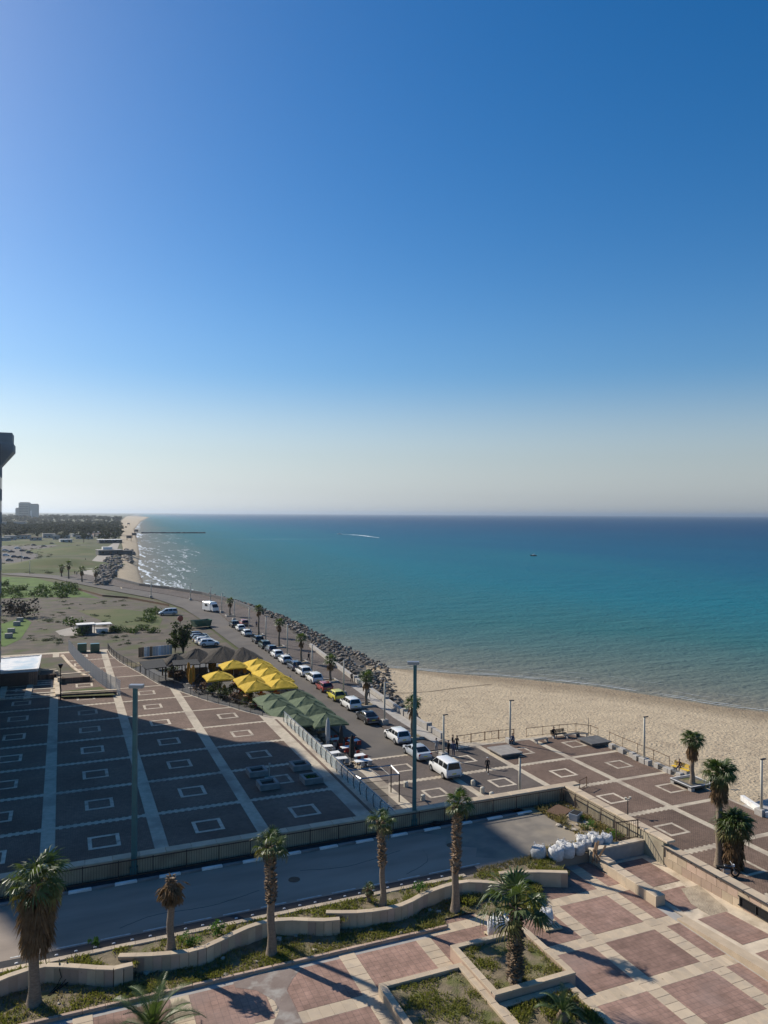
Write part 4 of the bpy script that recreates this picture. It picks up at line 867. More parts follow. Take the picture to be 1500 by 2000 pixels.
def car(kind,pt,label,at_,head,z=0.0,parts=True,group=None,name='parked_car'):
    p=gp(*at_,z) if not isinstance(at_,Vector) else at_
    if not parts:
        if kind not in FARM: FARM[kind]=far_mesh(kind)
        o=obj(name,FARM[kind],None,(p.x,p.y,z),head); o.material_slots[0].link='OBJECT'; o.material_slots[0].material=MATS[pt]; return tag(o,label,'car',group)
    t=thing(name,label,'car',(p.x,p.y,z),head,group)
    for nm,l in CARS[kind].items():
        for me,loc in l:
            o=obj(nm,me,t,loc)
            if nm=='wheel': obj('rim',RIM[kind],o)
            if nm=='body': o.material_slots[0].link='OBJECT'; o.material_slots[0].material=MATS[pt]
    return t
UPR=math.pi/2
G='cars parked along the seafront road'
for k,(kind,pt,a,lab) in enumerate((('suv','p_black',(457,1224),'dark car farthest along the row parked by the promenade'),('hatch','p_white',(469,1231),'white hatchback second from the far end of the row'),('hatch','p_white',(481,1241),'white hatchback third from the far end of the row'),
 ('suv','p_black',(503,1255),'black off-roader behind the trio of small far cars'),('suv','p_green',(516,1265),'dark green car between two dark cars'),('hatch','p_navy',(529,1273),'dark blue hatchback just beyond a white hatchback'),('hatch','p_white',(540,1283),'white hatchback beyond another white hatchback beside yellow parasols'),
 ('hatch','p_white',(556,1294),'white hatchback directly behind the navy off-roader'),('suv','p_navy',(575,1307),'navy blue off-roader beside the yellow parasols'),('suv','p_white',(592,1318),'white off-roader beyond the second white off-roader'),('suv','p_white',(613,1331),'white off-roader directly beyond the red car'))):
    car(kind,pt,lab,a,UPR,-.02,k>6,G)
for kind,pt,a,lab in (('hatch','p_red',(633,1348),'dark red hatchback parked behind the yellow one'),('hatch','p_yellow',(656,1365),'bright yellow hatchback parked by the promenade'),('suv','p_white',(684,1382),'white off-roader parked between yellow hatchback and black saloon'),('sedan','p_black',(717,1408),'black saloon with sloping boot parked by promenade'),
 ('suv','p_white',(775,1446),'white crossover parked at the road end by green pole'),('sedan','p_silver',(814,1477),'silver saloon half behind the tall green pole')): car(kind,pt,lab,a,UPR,-.0,True,G)
car('van','p_white','white passenger van with dark windows nearest the camera',(868,1511),UPR,0.02)
car('hatch','p_red','small red car beside the lamp at far end of row',(476,1221),UPR,.1,False)
G2='cars parked side by side at the restaurant'
for k,(pt,a) in enumerate((('p_navy',(387,1246)),('p_navy',(390,1250)),('p_black',(395,1254)),('p_white',(400,1257)),('p_white',(408,1261)))):
    car('hatch',pt,('farthest','second farthest','middle black','second nearest, white','nearest, white')[k]+' car parked nose to the road by thatched roofs',a,0.05,-.05,k>2,G2)
car('minivan','p_silver','silver people carrier parked alone on the waste ground',(328,1201),math.pi,-.15)
# camper van
def camper():
    p=gp(411,1194,0); t=thing('camper_van','white box camper van with dark windscreen on the seafront road','van',(p.x,p.y,0),-UPR+.35)
    mb=MB(); mb.rbox(-.6,0,.45,4.2,2.1,2.3,.15); mb.build('box_body','p_white',t); mb=MB(); mb.add([(1.5,-1,.4),(2.9,-.95,.45),(2.9,.95,.45),(1.5,1,.4),(1.5,-1,2.5),(2.9,-.95,1.25),(2.9,.95,1.25),(1.5,1,2.5),(2.1,-.9,2.3),(2.1,.9,2.3)],[(0,1,5,8,4),(3,7,9,6,2),(1,2,6,5),(4,8,9,7),(0,3,2,1),(5,6,9,8)]); mb.build('cab','p_white',t)
    MB().add([(2.2,-.8,2.18),(2.87,-.85,1.35),(2.87,.85,1.35),(2.2,.8,2.18)],[(0,1,2,3)]).build('windscreen','car_glass',t,loc=(.03,0,.03))
    for s in (-1,1):
        MB().box(-.6,s*1.06,1.5,1.4,.03,.6).build('side_window','car_glass',t)
        for x in (-1.7,2.0): obj('wheel',CARS['suv']['wheel'][0][0],t,(x,s*.9,.36))
camper()
# far car park
rg=random.Random(5); G3='cars in the far car park'
for k,(a,b) in enumerate(((10,1076),(22,1079),(34,1072),(44,1077),(12,1086),(28,1089),(40,1090),(52,1092),(58,1081),(66,1066),(80,1062),(92,1060),(102,1063),(18,1096),(86,1068))):
    car(rg.choice(('hatch','suv','sedan')),rg.choice(('p_white','p_black','p_silver','p_navy','p_grey','p_black')),'car number %s from the left in the distant car park'%('one two three four five six seven eight nine ten eleven twelve thirteen fourteen fifteen'.split()[k]) if 0 else 'small parked car in the distant car park beyond the green mound',(a,b),rg.uniform(-.2,.2)+(.3 if k%2 else 0),-.2,False,G3)
# rubbish skip
p=gp(393,1224,0); t=thing('skip_container','dark green rubbish container by the far parking','container',(p.x,p.y,-.05),.3); mb=MB(); mb.add([(-2,-1,.2),(2,-1,.2),(2,1,.2),(-2,1,.2),(-2.4,-1.2,1.7),(2.4,-1.2,1.7),(2.4,1.2,1.7),(-2.4,1.2,1.7)],[(0,3,2,1),(0,1,5,4),(1,2,6,5),(2,3,7,6),(3,0,4,7)]); mb.build('tub','p_skip',t)
mb=MB(); 
for x in (-2.0,-1,0,1,2.0): mb.box(x,-1.16,.3,.1,.12,1.4); mb.box(x,1.16,.3,.1,.12,1.4)
mb.build('ribs','p_skip',t); MB().box(0,0,1.2,4.2,2.0,.1).build('rubbish','bed_soil',t)
# motorcycle under the palms
def motorbike():
    p=gp(1418,1712,0); t=thing('motorcycle','dark motorcycle with chrome parked under the two palms','motorcycle',(p.x,p.y,0),-.5)
    n=16
    for x in (-.68,.68):
        mb=MB(); vs=[]; 
        for i in range(n):
            a=6.2832*i/n
            for r,y in ((.33,-.05),(.33,.05),(.22,.05),(.22,-.05)): vs.append((r*math.cos(a),y,.33+r*math.sin(a)))
        mb.add(vs,[(4*i+k,4*((i+1)%n)+k,4*((i+1)%n)+(k+1)%4,4*i+(k+1)%4) for i in range(n) for k in range(4)]); mb.build('wheel','rubber',t,loc=(x,0,0)); MB().cyl(0,0,-.06,.06,.12,.12,10).build('hub','rim',t,loc=(x,0,.33)).rotation_euler=(UPR,0,0)
    mb=MB(); mb.tube([(.68,.07,.33),(.5,.07,.75),(.42,.0,1.0)],.03); mb.tube([(.68,-.07,.33),(.5,-.07,.75),(.42,0,1.0)],.03); mb.tube([(.42,-.35,1.05),(.45,0,1.0),(.42,.35,1.05)],.02); mb.tube([(.45,0,.85),(0,0,.75),(-.68,.1,.33)],.035); mb.build('frame','metal_grey',t)
    MB().rbox(.12,0,.68,.55,.3,.26,.08).build('fuel_tank','p_black',t,smooth=True); MB().rbox(-.4,0,.72,.65,.28,.1,.03).build('seat','rubber',t); MB().rbox(.05,0,.25,.45,.32,.4,.05).build('engine','metal_grey',t); mb=MB(); mb.tube([(.1,-.17,.3),(-.3,-.18,.25),(-.85,-.2,.35)],.045); mb.build('exhaust','rim',t); MB().cyl(.55,0,.82,.98,.1,.08,10).build('headlight','lamp_clear',t)
motorbike()
# ---------------------------------------------------------------- lamp posts
def tall_lamp(label,bp,top,hx):
    p=gp(*bp,ZR); D=depth(p); H=(bp[1]-top)*D/FPX; t=thing('tall_lamp_post',label,'lamp post',(p.x,p.y,ZR))
    MB().box(0,0,0,.3,.3,H,YAW*-1,0,.8,.8).build('pole','pole_green',t); MB().box(0,0,0,.42,.42,.5,-YAW).build('base','pole_green',t)
    mb=MB(); mb.box(hx*.25,0,H-.05,.85,.42,.2,-YAW); lh=mb.build('lamp_head','metal_grey',t); MB().box(hx*.3,0,H-.08,.5,.3,.03,-YAW).build('lens','lamp_clear',lh)
tall_lamp('tall green square lamp post rising over the shaded plaza',(262,1708),1342,.3)
tall_lamp('tall green square lamp post before the beach',(809,1612),1296,-.6)
LM={}
LPS=[((295,1167),1137),((372,1172),1140),((411,1176),1148),((433,1197),1159),((457,1212),1176),((486,1233),1188),((519,1255),1205),((561,1283),1220),((609,1318),1260),((671,1358),1290),((751,1414),1334),((866,1480),1397),((996,1451),1369),((1258,1490),1401),((1487,1592),1484),((1015,1553),1480),((58,1121),1096),((42,1102),1078),((72,1103),1080),((1149,1437),1402)]
for i,(b,tp_) in enumerate(LPS):
    z=.1 if i<12 else 0; p=gp(*b,z); D=depth(p); H=(b[1]-tp_)*D/FPX
    lab=('cream lamp post at the road bend','cream lamp post second from the road bend','slim lamp post above the camper van','lamp post right of the camper van','lamp post by the farthest promenade palm','lamp post beyond the second promenade palm','lamp post beside the black off-roader','lamp post between third and fourth promenade palms','lamp post beside the navy off-roader','lamp post beside the red hatchback','lamp post beside the black saloon','cream lamp post next to the group of people','cream lamp post at the stone platform before the beach','cream lamp post on the sea edge of the lower plaza','thick cream lamp post at the right frame edge','cream lamp post just behind the corner railing','slim lamp post on the far green slope','left slim lamp post by the far car park','right slim lamp post by the far car park','thin dark pole beside the benches by the beach')[i]
    t=thing('lamp_post',lab,'lamp post',(p.x,p.y,z),0,'lamp posts on the seafront' if i<16 else None); r=.135 if i not in (19,) else .04
    MB().cyl(0,0,0,H,r,r*.8,10).build('pole','pole_cream' if i!=19 else 'metal_dark',t,smooth=True)
    if i<15: MB().rbox(0,0,0,.85,.85,.62,.06).build('base','concrete',t)
    if i!=19:
        mb=MB(); mb.box(.22,0,H-.02,.62,.16,.1); mb.cyl(0,0,H,H+.1,r*.9,.02,8); mb.build('lamp_head','metal_dark' if i>10 else 'metal_grey',t)
p=gp(118,1368,ZL); t=thing('black_lamp_post','short black park lamp beside the stepped beds','lamp post',(p.x,p.y,ZL)); MB().cyl(0,0,0,4.2,.07,.05,8).build('pole','black',t); MB().cyl(0,0,4.2,4.7,.12,.32,8).build('lamp_head','black',t)
p=gp(1226,1592,0); t=thing('park_lamp','small dark twin lamp on the near edge of the lower plaza','lamp post',(p.x,p.y,0)); MB().cyl(0,0,0,1.5,.05,.04,8).build('pole','metal_dark',t); mb=MB(); mb.box(0,0,1.45,.6,.08,.08); mb.cyl(-.26,0,1.5,1.68,.1,.12); mb.cyl(.26,0,1.5,1.68,.1,.12); mb.build('lamp_head','pole_cream',t)
p=gp(526,1528,ZL); t=thing('ashtray_post','thin grey post between the concrete planters','post',(p.x,p.y,ZL)); MB().cyl(0,0,0,1.7,.05,.05,8).build('pole','concrete',t); MB().box(0,0,1.55,.16,.16,.2).build('cap','concrete',t)
# ---------------------------------------------------------------- restaurants: parasols, thatch, tables
mat('yellow_cloth',(.72,.50,.06),(.62,.42,.05),1.1,.85,.5,1.6,sub=.2,objrand=.1,dist=.25); mat('green_cloth',(.12,.155,.09),(.09,.12,.07),1.1,.85,.5,1.6,sub=.15,objrand=.14,dist=.25); mat('orange_cloth',(.42,.22,.035),(.33,.17,.03),2,.9); mat('dark_cloth',(.03,.03,.03),(.04,.04,.038),3,.9); mat('pale_cloth',(.42,.43,.42),(.36,.37,.36),3,.9)
mat('thatch',(.105,.09,.073),(.06,.052,.043),5,.98,.9,22,stretch=(1,1,.4),dist=.1); mat('wood',(.26,.17,.10),(.18,.115,.07),4,.8,stretch=(1,6,1)); mat('wood_pale',(.55,.45,.30),(.46,.37,.24),5,.85,stretch=(1,6,1)); mat('red_seat',(.33,.05,.03),(.26,.04,.025),5,.8); mat('white_top',(.74,.74,.72),rough=.5); mat('chair_grey',(.33,.32,.30),rough=.7)
def parasol(label,pk,z,s,m,group,rz=0):
    p=gp(*pk,z); t=thing('parasol',label,'parasol',(p.x,p.y,-.1),rz,group); h=z+.1; e=h-1.05; a=s/2
    mb=MB(); vs=[(0,0,h)]; n=4; K=6
    ring=[]
    for c in range(4):
        x0,y0=((-a,-a),(a,-a),(a,a),(-a,a))[c]; x1,y1=((a,-a),(a,a),(-a,a),(-a,-a))[c]
        for k in range(K):
            f=k/K; ring.append((x0+(x1-x0)*f,y0+(y1-y0)*f,e+.12*math.sin(math.pi*f)))
    mid=[(x*.5,y*.5,h-(h-zz)*.44-(.05 if i%K else -.03)) for i,(x,y,zz) in enumerate(ring)]; low=[(x,y,zz-.2) for x,y,zz in ring]; N=len(ring)
    vs+=mid+ring+low; fs=[(0,1+i,1+(i+1)%N) for i in range(N)]
    for k in range(2): fs+=[(1+k*N+i,1+(k+1)*N+i,1+(k+1)*N+(i+1)%N,1+k*N+(i+1)%N) for i in range(N)]
    mb.add(vs,fs); cn=mb.build('canopy',m,t)
    MB().cyl(0,0,0,h+.12,.045,.035,8).build('pole','metal_grey',t); mb=MB()
    for sx,sy in ((-1,-1),(1,-1),(1,1),(-1,1)): mb.tube([(0,0,h-.12),(sx*a*.97,sy*a*.97,e-.04)],.018,4)
    mb.build('ribs','metal_dark',t); MB().box(0,0,0,.7,.7,.12).build('base','concrete',t); MB().cyl(0,0,h-.02,h+.16,.12,.05,8).build('finial',m,cn)
Y='yellow parasols of the restaurant'
for i,(a,l) in enumerate((((427,1310),'lone yellow parasol on the left of the yellow group'),((456,1289),'yellow parasol at the far left of the yellow group'),((503,1286),'farthest yellow parasol next to the road'),((513,1295),'second farthest yellow parasol in the roadside line'),((524,1304),'middle yellow parasol in the roadside line'),((541,1314),'second nearest yellow parasol in the roadside line'),((548,1325),'nearest yellow parasol in the roadside line'),((487,1317),'yellow parasol inside, beyond the nearest inner one'),((500,1329),'nearest inner yellow parasol beside the green ones'))): parasol(l,a,3.4,4.3,'yellow_cloth',Y,U_(-.05,.05))
Gn='green parasols of the restaurant'
for i,(a,l) in enumerate((((531,1354),'farthest green parasol by the plaza railing'),((580,1347),'farthest green parasol by the road'),((543,1365),'second green parasol by the plaza railing'),((597,1360),'second green parasol by the road'),((560,1378),'third green parasol by the plaza railing'),((613,1374),'third green parasol by the road'),((580,1394),'nearest green parasol by the plaza railing'),((637,1392),'nearest green parasol by the road'))): parasol(l,a,3.3,4.4,'green_cloth',Gn,U_(-.05,.05))
def closed(label,bp,top,m,group,r=.2):
    p=gp(*bp,-.1); H=(bp[1]-top)*depth(p)/FPX; t=thing('closed_parasol',label,'parasol',(p.x,p.y,-.1),0,group); mb=MB(); n=10; vs=[]; zs=[(H*.2,.5),(H*.3,1),(H*.6,.95),(H*.85,.7),(H*.97,.25)]
    for z,k in zs:
        for i in range(n): q=r*k*(1+.2*(-1)**i); vs.append((q*math.cos(6.283*i/n),q*math.sin(6.283*i/n),z))
    mb.add(vs,[(k*n+i,k*n+(i+1)%n,(k+1)*n+(i+1)%n,(k+1)*n+i) for k in range(len(zs)-1) for i in range(n)]); mb.build('folded_canopy',m,t); MB().cyl(0,0,0,H,.04,.03,8).build('pole','metal_grey',t); MB().box(0,0,0,.6,.6,.1).build('base','concrete',t)
for i,(b,tp_) in enumerate((((410,1316),1282),((417,1318),1287),((368,1336),1292),((377,1340),1298),((468,1318),1287),((478,1321),1294),((372,1344),1303),((438,1362),1336))): closed(('left of the two tall folded orange parasols by thatched bar','right of the two tall folded orange parasols by thatched bar','leftmost folded orange parasol by the plaza railing','second folded orange parasol by the plaza railing','folded orange parasol between open yellow ones','folded orange parasol just right of its twin','shorter folded orange parasol near the railing','folded orange parasol nearest the green parasols')[i],b,tp_,'orange_cloth','folded orange parasols',.3)
closed('pale folded parasol standing before the green parasols',(640,1462),1400,'pale_cloth',None,.27); closed('dark folded parasol among the white tables',(687,1492),1434,'dark_cloth',None,.28); closed('dark folded parasol behind the red seats',(666,1466),1415,'dark_cloth',None,.22)
closed('pale folded parasol before the yellow parasols',(514,1348),1318,'pale_cloth',None,.2); closed('pale folded parasol by road beside yellow parasols',(566,1345),1318,'pale_cloth',None,.2)
def thatch(label,c,z,sx,sy,h,rz=0):
    p=gp(*c,z); t=thing('thatched_roof',label,'hut',(p.x,p.y,-.1),rz); zb=z-h; mb=MB(); K=7; rings=[]
    for f,k in ((0,1.0),(.02,1.04),(.35,.72),(.7,.38),(1,.08)):
        r=[]
        for i in range(28):
            a=6.2832*i/28; q=1/max(abs(math.cos(a)),abs(math.sin(a)))**.6; r.append((sx/2*k*q*math.cos(a)*U_(.97,1.03),sy/2*k*q*math.sin(a)*U_(.97,1.03),zb+h*f-.1*(f==0)+U_(-.06,.06)))
        rings.append(r)
    vs=[q for r in rings for q in r]; mb.add(vs,[(k*28+i,k*28+(i+1)%28,(k+1)*28+(i+1)%28,(k+1)*28+i) for k in range(4) for i in range(28)]+[tuple(range(4*28,5*28))]); mb.build('roof','thatch',t)
    for x in (-.38,.38):
        for y in (-.38,.38): MB().cyl(x*sx,y*sy,0,zb+.25,.09,.09,7).build('post','wood',t)
    MB().box(0,0,0,sx*.5,sy*.12,1.05).build('bar_counter','wood',t)
thatch('large thatched roof in the middle of the bar huts',(435,1262),4.6,9,8,2.0); thatch('dark rounded thatched roof beside the road',(473,1264),4.4,6.5,7.5,1.8); thatch('thatched roof left of the large one',(384,1266),4.4,7.5,7,1.9); thatch('small thatched roof at the left by the bushy palm',(343,1276),3.9,5,5,1.5)
def flatroof(label,pts,z,m='dark_cloth'):
    q=gl(z,*pts); c=sum(q,Vector())/len(q); t=thing('canopy_roof',label,'canopy',(c.x,c.y,-.1)); MB().prism(q,z-.12,z,bottom=True).build('roof',m,t,world=True)
    for p in q: d=(c-p)*.06; MB().cyl(p.x+d.x,p.y+d.y,-.1,z-.1,.06,.06,6).build('post','metal_dark',t,world=True)
flatroof('black flat canopy beside the curved railing',((272,1292),(318,1287),(326,1302),(284,1307)),2.8); flatroof('dark flat canopy left of the thatched huts',((335,1282),(380,1280),(392,1297),(338,1299)),3.0)
# bright corrugated screen wall behind the huts
t=thing('panel_screen','pale and brown panel screen standing behind the black canopy','screen',(0,0,-.1)); a,b=gp(270,1283,0),gp(336,1277,0); t.location=(a.x,a.y,-.1); n=12
for k in range(n):
    q=a.lerp(b,(k+.5)/n); MB().box(q.x,q.y,-.1,(b-a).length/n-.03,.08,1.9,math.atan2(b.y-a.y,b.x-a.x)).build('panel',('wood','wood','white_paint','pale_cloth','wood','pale_cloth','p_silver','roof_white','p_silver','pale_cloth','p_silver','chair_grey')[k],t,world=True)
# furniture
def table(label,at_,rz=0,sx=1.3,sy=.8,group='white tables on the open terrace',m='white_top'):
    p=gp(*at_,-.1) if not isinstance(at_,Vector) else at_; t=thing('cafe_table',label,'table',(p.x,p.y,-.1),rz,group); MB().box(0,0,.7,sx,sy,.06).build('tabletop',m,t)
    for x in (-.42,.42):
        for y in (-.38,.38): MB().box(x*sx,y*sy,0,.05,.05,.7).build('leg','metal_dark',t)
CH=None
def chair(label,p,rz,m,group):
    t=thing('cafe_chair',label,'chair',(p.x,p.y,-.1),rz,group); k='ch'+m
    if k not in LM:
        LM[k]=(MB().rbox(0,0,.42,.46,.46,.07,.02).mesh('seat',m),MB().box(-.22,0,.47,.05,.46,.45).mesh('backrest',m),MB().box(0,0,0,.035,.035,.43).mesh('leg','metal_dark'))
    s,b,l=LM[k]; obj('seat',s,t); obj('backrest',b,t)
    for x in (-.2,.2):
        for y in (-.2,.2): obj('leg',l,t,(x,y,0))
tabs=[((612,1456),'white round-edged table under the edge of green parasols'),((638,1469),'white table by the railing, farthest of the railing line'),((652,1482),'white table by the railing, second of the line'),((666,1493),'white table by the railing, third of the line'),((677,1471),'white table beyond the dark folded parasol'),((701,1487),'white table right of the dark folded parasol'),((709,1498),'long white table nearest the pergola'),((656,1455),'pinkish white table next to the red seats'),((690,1458),'white table nearest the road')]
ci=0
for i,(a,l) in enumerate(tabs):
    table(l,a,U_(-.1,.1),1.9 if i==6 else 1.35,.85); p=gp(*a,-.1)
    m='red_seat' if i in (4,5,7,8) else 'chair_grey'
    for k,(dx,dy,r) in enumerate(((-.4,-.75,UPR),(.4,-.75,UPR),(-.4,.75,-UPR),(.4,.75,-UPR))):
        chair('%s chair at the %s'%('red' if m=='red_seat' else 'grey',('table under green parasol edge','farthest railing table','second railing table','third railing table','table beyond dark parasol','table right of dark parasol','long table nearest pergola','pinkish table','table nearest the road')[i]),p+Vector((dx+U_(-.1,.1),dy,0)),r+U_(-.3,.3),m,'chairs at the open terrace tables')
n=0
for (x0,x1,y0,y1,nx,ny,mm,w) in ((26.6,31.2,84,101,2,4,'chair_grey','green'),(24.5,31.4,106,124,3,4,'red_seat','yellow')):
    for i in range(nx):
        for j in range(ny):
            p=Vector((x0+(x1-x0)*(i+.5)/nx,y0+(y1-y0)*(j+.5)/ny,0)); table('shaded table under the %s parasols, row %s from the road'%(w,('three','two','one')[i] if nx==3 else ('two','one')[i]),p,U_(-.1,.1),1.2,.8,'tables under the %s parasols'%w,'wood')
            for s in (-1,1): chair('shaded chair at a table under the %s parasols'%w,p+Vector((U_(-.2,.2),s*.8,0)),-s*UPR,mm,'chairs under the %s parasols'%w)
# steel pergola by the parapet
q=gl(2.7,(676,1506),(764,1495),(780,1512),(705,1521)); c=sum(q,Vector())/4; t=thing('pergola','grey steel pergola frame with mesh sides beside the glass railing','pergola',(c.x,c.y,0))
def bar(a,b,r=.05,m='metal_dark',nm='beam'): mb=MB(); mb.tube([a,b],r,4); mb.build(nm,m,t,world=True)
for i in range(4):
    bar(q[i],q[(i+1)%4],.07,'metal_grey'); bar(Vector((q[i].x,q[i].y,0)),q[i],.06,'metal_dark','post')
for f in (.25,.5,.75): bar(q[0].lerp(q[1],f),q[3].lerp(q[2],f),.03,'chair_grey','rafter')
mb=MB(); d_=Vector((0,0,2.7))
for k in range(26): a_=q[3].lerp(q[2],k/25*.7); mb.tube([a_-d_,a_-Vector((0,0,.4))],.016,4)
for z_ in (.1,.8,1.5,2.25): mb.tube([q[3]-d_+Vector((0,0,z_)),q[3].lerp(q[2],.7)-d_+Vector((0,0,z_))],.02,4)
mb.build('side_screen','metal_dark',t,world=True)
# restaurant planting
for i,(a,b,r,h) in enumerate(((396,1352,1.6,1.6),(415,1358,1.4,1.5),(438,1366,1.5,1.6),(460,1372,1.3,1.5),(482,1378,1.2,2.2),(500,1384,1.1,1.6),(350,1330,1.4,1.8),(330,1318,1.5,1.7),(306,1308,1.2,1.4),(390,1335,1.3,1.4),(430,1345,1.3,1.5),(455,1352,1.4,1.4),(405,1326,1.2,1.5))):
    p=gp(a,b,-.1); shrub(('bush behind the curved railing, number %s from the road end'%('ten nine eight seven six five four three two one eleven twelve thirteen'.split()[i])) if 0 else 'dark leafy bush %s the curved plaza railing'%('hugging' if i<9 else 'deeper in the restaurant garden behind'),(p.x,p.y,-.1),r,h,380,'leaf_dark' if i%3 else 'rust',i,.3)['group']='bushes of the restaurant garden'
p=gp(358,1276,-.1); shrub('big dark tree with dense crown left of the parked cars',(p.x,p.y,-.1),2.3,6.9,1300,'leaf_dark',77,.5,'garden_tree','tree',9)
p=gp(342,1274,-.1); shrub('smaller dark tree behind the red sign by the huts',(p.x,p.y,-.1),1.6,5.4,700,'leaf_dark',78,.5,'garden_tree','tree',7)
p=gp(352,1224,0); t=thing('red_sign','round red sign above the dark tree','sign',(p.x,p.y,0)); MB().cyl(0,0,0,1.6,.06,.06,8).build('post','metal_dark',t); MB().cyl(0,0,-.06,.06,.75,.75,16).build('sign_disc','p_red',t,loc=(0,0,2.0)).rotation_euler=(UPR,0,.3)
# ---------------------------------------------------------------- seafront: rocks, walls, benches, fences
mat('boulder',(.165,.138,.11),(.08,.068,.056),1.6,.95,.6,5,objrand=.35,c3=(.33,.30,.26),s3=.9,dist=.08); mat('boulder_wet',(.07,.065,.06),(.10,.09,.08),1.5,.7,.5,5,dist=.08)
edge=[(43.9,90),(44.6,105),(45.2,115),(46.9,137),(49.9,175),(51.3,205),(49.6,235),(44.5,262),(36.5,284)]
shore=[(45.5,96),(52,112),(57.5,128),(59.6,141),(59.4,175),(60.2,205),(59,228),(57,250),(50,274),(37,292)]
def interp(L,y):
    for a,b in zip(L,L[1:]):
        if a[1]<=y<=b[1]: return a[0]+(b[0]-a[0])*(y-a[1])/(b[1]-a[1])
    return L[-1][0] if y>L[-1][1] else L[0][0]
vs=[]; ys=[90,100,108,115,122,130,137,150,175,205,220,235,250,262,275,286]
for y in ys:
    a=interp(edge,y); b=interp(shore,y+(2 if y<262 else 6)); vs+=[(a-.4,y,-.1),(a+(b-a)*.5,y+.5,-1.3),(b+.5,y+1,-3.3)]
MB().add(vs,[(3*i+k,3*i+3+k,3*i+4+k,3*i+1+k) for i in range(len(ys)-1) for k in range(2)]).build('rock_slope','boulder')['kind']='structure'
RK=[rock_mesh('boulder','boulder',30+k,2,.75) for k in range(7)]; RW=[rock_mesh('boulder','boulder_wet',50+k,2,.7) for k in range(3)]; rg=random.Random(12); cand=[]
for k in range(1150):
    y=93+(rg.random()**1.25)*190; a=interp(edge,y); b=interp(shore,y); f=rg.random()
    if b-a<1: continue
    cand.append((y,a+.5+(b-a)*f,f))
for k in range(36): cand.append((rg.uniform(98,126),None,rg.uniform(.85,1.15)))
cand=[(y,(interp(edge,y)+.5+(interp(shore,y)-interp(edge,y))*f) if x is None else x,f) for y,x,f in cand]; cand.sort()
stuff=bmesh.new()
for i,(y,x,f) in enumerate(cand):
    s=rg.uniform(.45,1.15)*(1.1 if rg.random()<.2 else .85); z=.35-2.9*max(0,f)**1.15+rg.uniform(-.1,.35); me=rg.choice(RW if f>.8 and rg.random()<.8 else RK); rot=(rg.uniform(-.5,.5),rg.uniform(-.5,.5),rg.uniform(0,6.3))
    if i<290: tag(obj('boulder',me,None,(x,y,z),rot=rot,scale=(s,s*rg.uniform(.7,1.1),s*rg.uniform(.7,1))),'rough grey boulder of the rock slope between promenade and sea','boulder','boulders of the sea defence')
    else:
        n0=len(stuff.verts); m=me.copy(); m.transform(Matrix.Translation((x,y,z))@Matrix.Rotation(rot[2],4,'Z')@Matrix.Rotation(rot[0],4,'X')@Matrix.Scale(s,4)); stuff.from_mesh(m); bpy.data.meshes.remove(m)
me=bpy.data.meshes.new('far_boulders'); stuff.to_mesh(me); stuff.free(); me.materials.append(MATS['boulder']); tag(obj('far_boulders',me),'farther mass of grey boulders along the water edge','boulders',kind='stuff')
# low sea wall of the promenade and the wall on the bend
sw=thing('sea_wall','low pale concrete wall along the sea side of promenade','wall',(43.6,82,0)); mb=MB(); mb.wall([(43.75,84),(43.8,95),(44.9,115),(46.7,137),(48,152)],-.9,.75,.55); mb.build('wall','concrete',sw,world=True)
for k in range(5):
    y=88+7.5*k; x=interp([(43.75,84),(43.8,95),(44.9,115),(46.7,137)],y); MB().box(x,y,-.3,.8,.5,1.35).build('pier','concrete',sw,world=True)
# pale sloping walkway inside the wall
sheet('walkway',[(41.9,82.6),(43.4,83.5),(43.45,95),(44.5,115),(43.1,115),(41.9,95)],.106,'concrete')
bwll=thing('bend_wall','dark low sea wall round the bend of the seafront road','wall',(40,270,0)); mb=MB(); mb.wall([(51,205),(49.2,235),(44.2,262),(36.2,284),(27.3,302),(20.5,334)],-2.5,1.0,.6); mb.build('wall','concrete_dark',bwll,world=True)
# rusty railings between the lower plaza and the beach
railing('low rusty railing before the beach next to the group of people',gl(0,(893,1455),(930,1449),(975,1443),(1010,1441)),0,1.1,2.0,1.0,'rust',.02,.045); railing('thin rusty railing behind the benches by the beach',gl(0,(1028,1440),(1080,1434),(1140,1429),(1168,1440)),0,1.15,2.4,1.2,'rust',.012,.022)
railing('thin rusty railing on the sea edge beside the right hand benches',gl(-.3,(1190,1448),(1225,1464),(1270,1482),(1310,1500)),-.3,1.2,2.6,1.3,'rust',.012,.022)
railing('short rusty barrier on the near edge of the lower plaza',gl(0,(1132,1543),(1146,1536)),0,1.0,1.4,0,'rust',.02,.03)
# platforms, benches and bollards
def platform(label,c,sx,sy,m='concrete_dark'):
    p=gp(*c,.0); t=thing('stone_platform',label,'platform',(p.x,p.y,0)); MB().box(0,0,.0,sx-.5,sy-.5,.35).build('base','concrete_dark',t)
    for i in range(3): MB().rbox(-sx/3+i*sx/3,0,.35,sx/3-.015,sy,.13,.02).build('slab',m,t)
platform('low dark stone platform beside the beach lamp post',(986,1472),2.9,3.2,'planter_grey'); platform('low dark stone platform at the sea corner of the plaza',(1161,1452),3.0,2.8)
def bench(label,c,rz,back=False,L=1.9,m='wood',z=0):
    p=gp(*c,z); t=thing('bench',label,'bench',(p.x,p.y,z),rz)
    for k in range(4): MB().rbox(0,-.2+.135*k,.42,L,.12,.05,.01).build('seat_slat',m,t)
    for s in (-1,1): MB().box(s*L*.4,0,0,.14,.5,.42).build('leg','concrete',t)
    if back:
        for k in range(3): MB().box(0,.27+.03*k,.56+.14*k,L,.04,.11).build('back_slat',m,t)
        for s in (-1,1): MB().box(s*L*.4,.28,.4,.06,.06,.5).build('back_post','metal_dark',t)
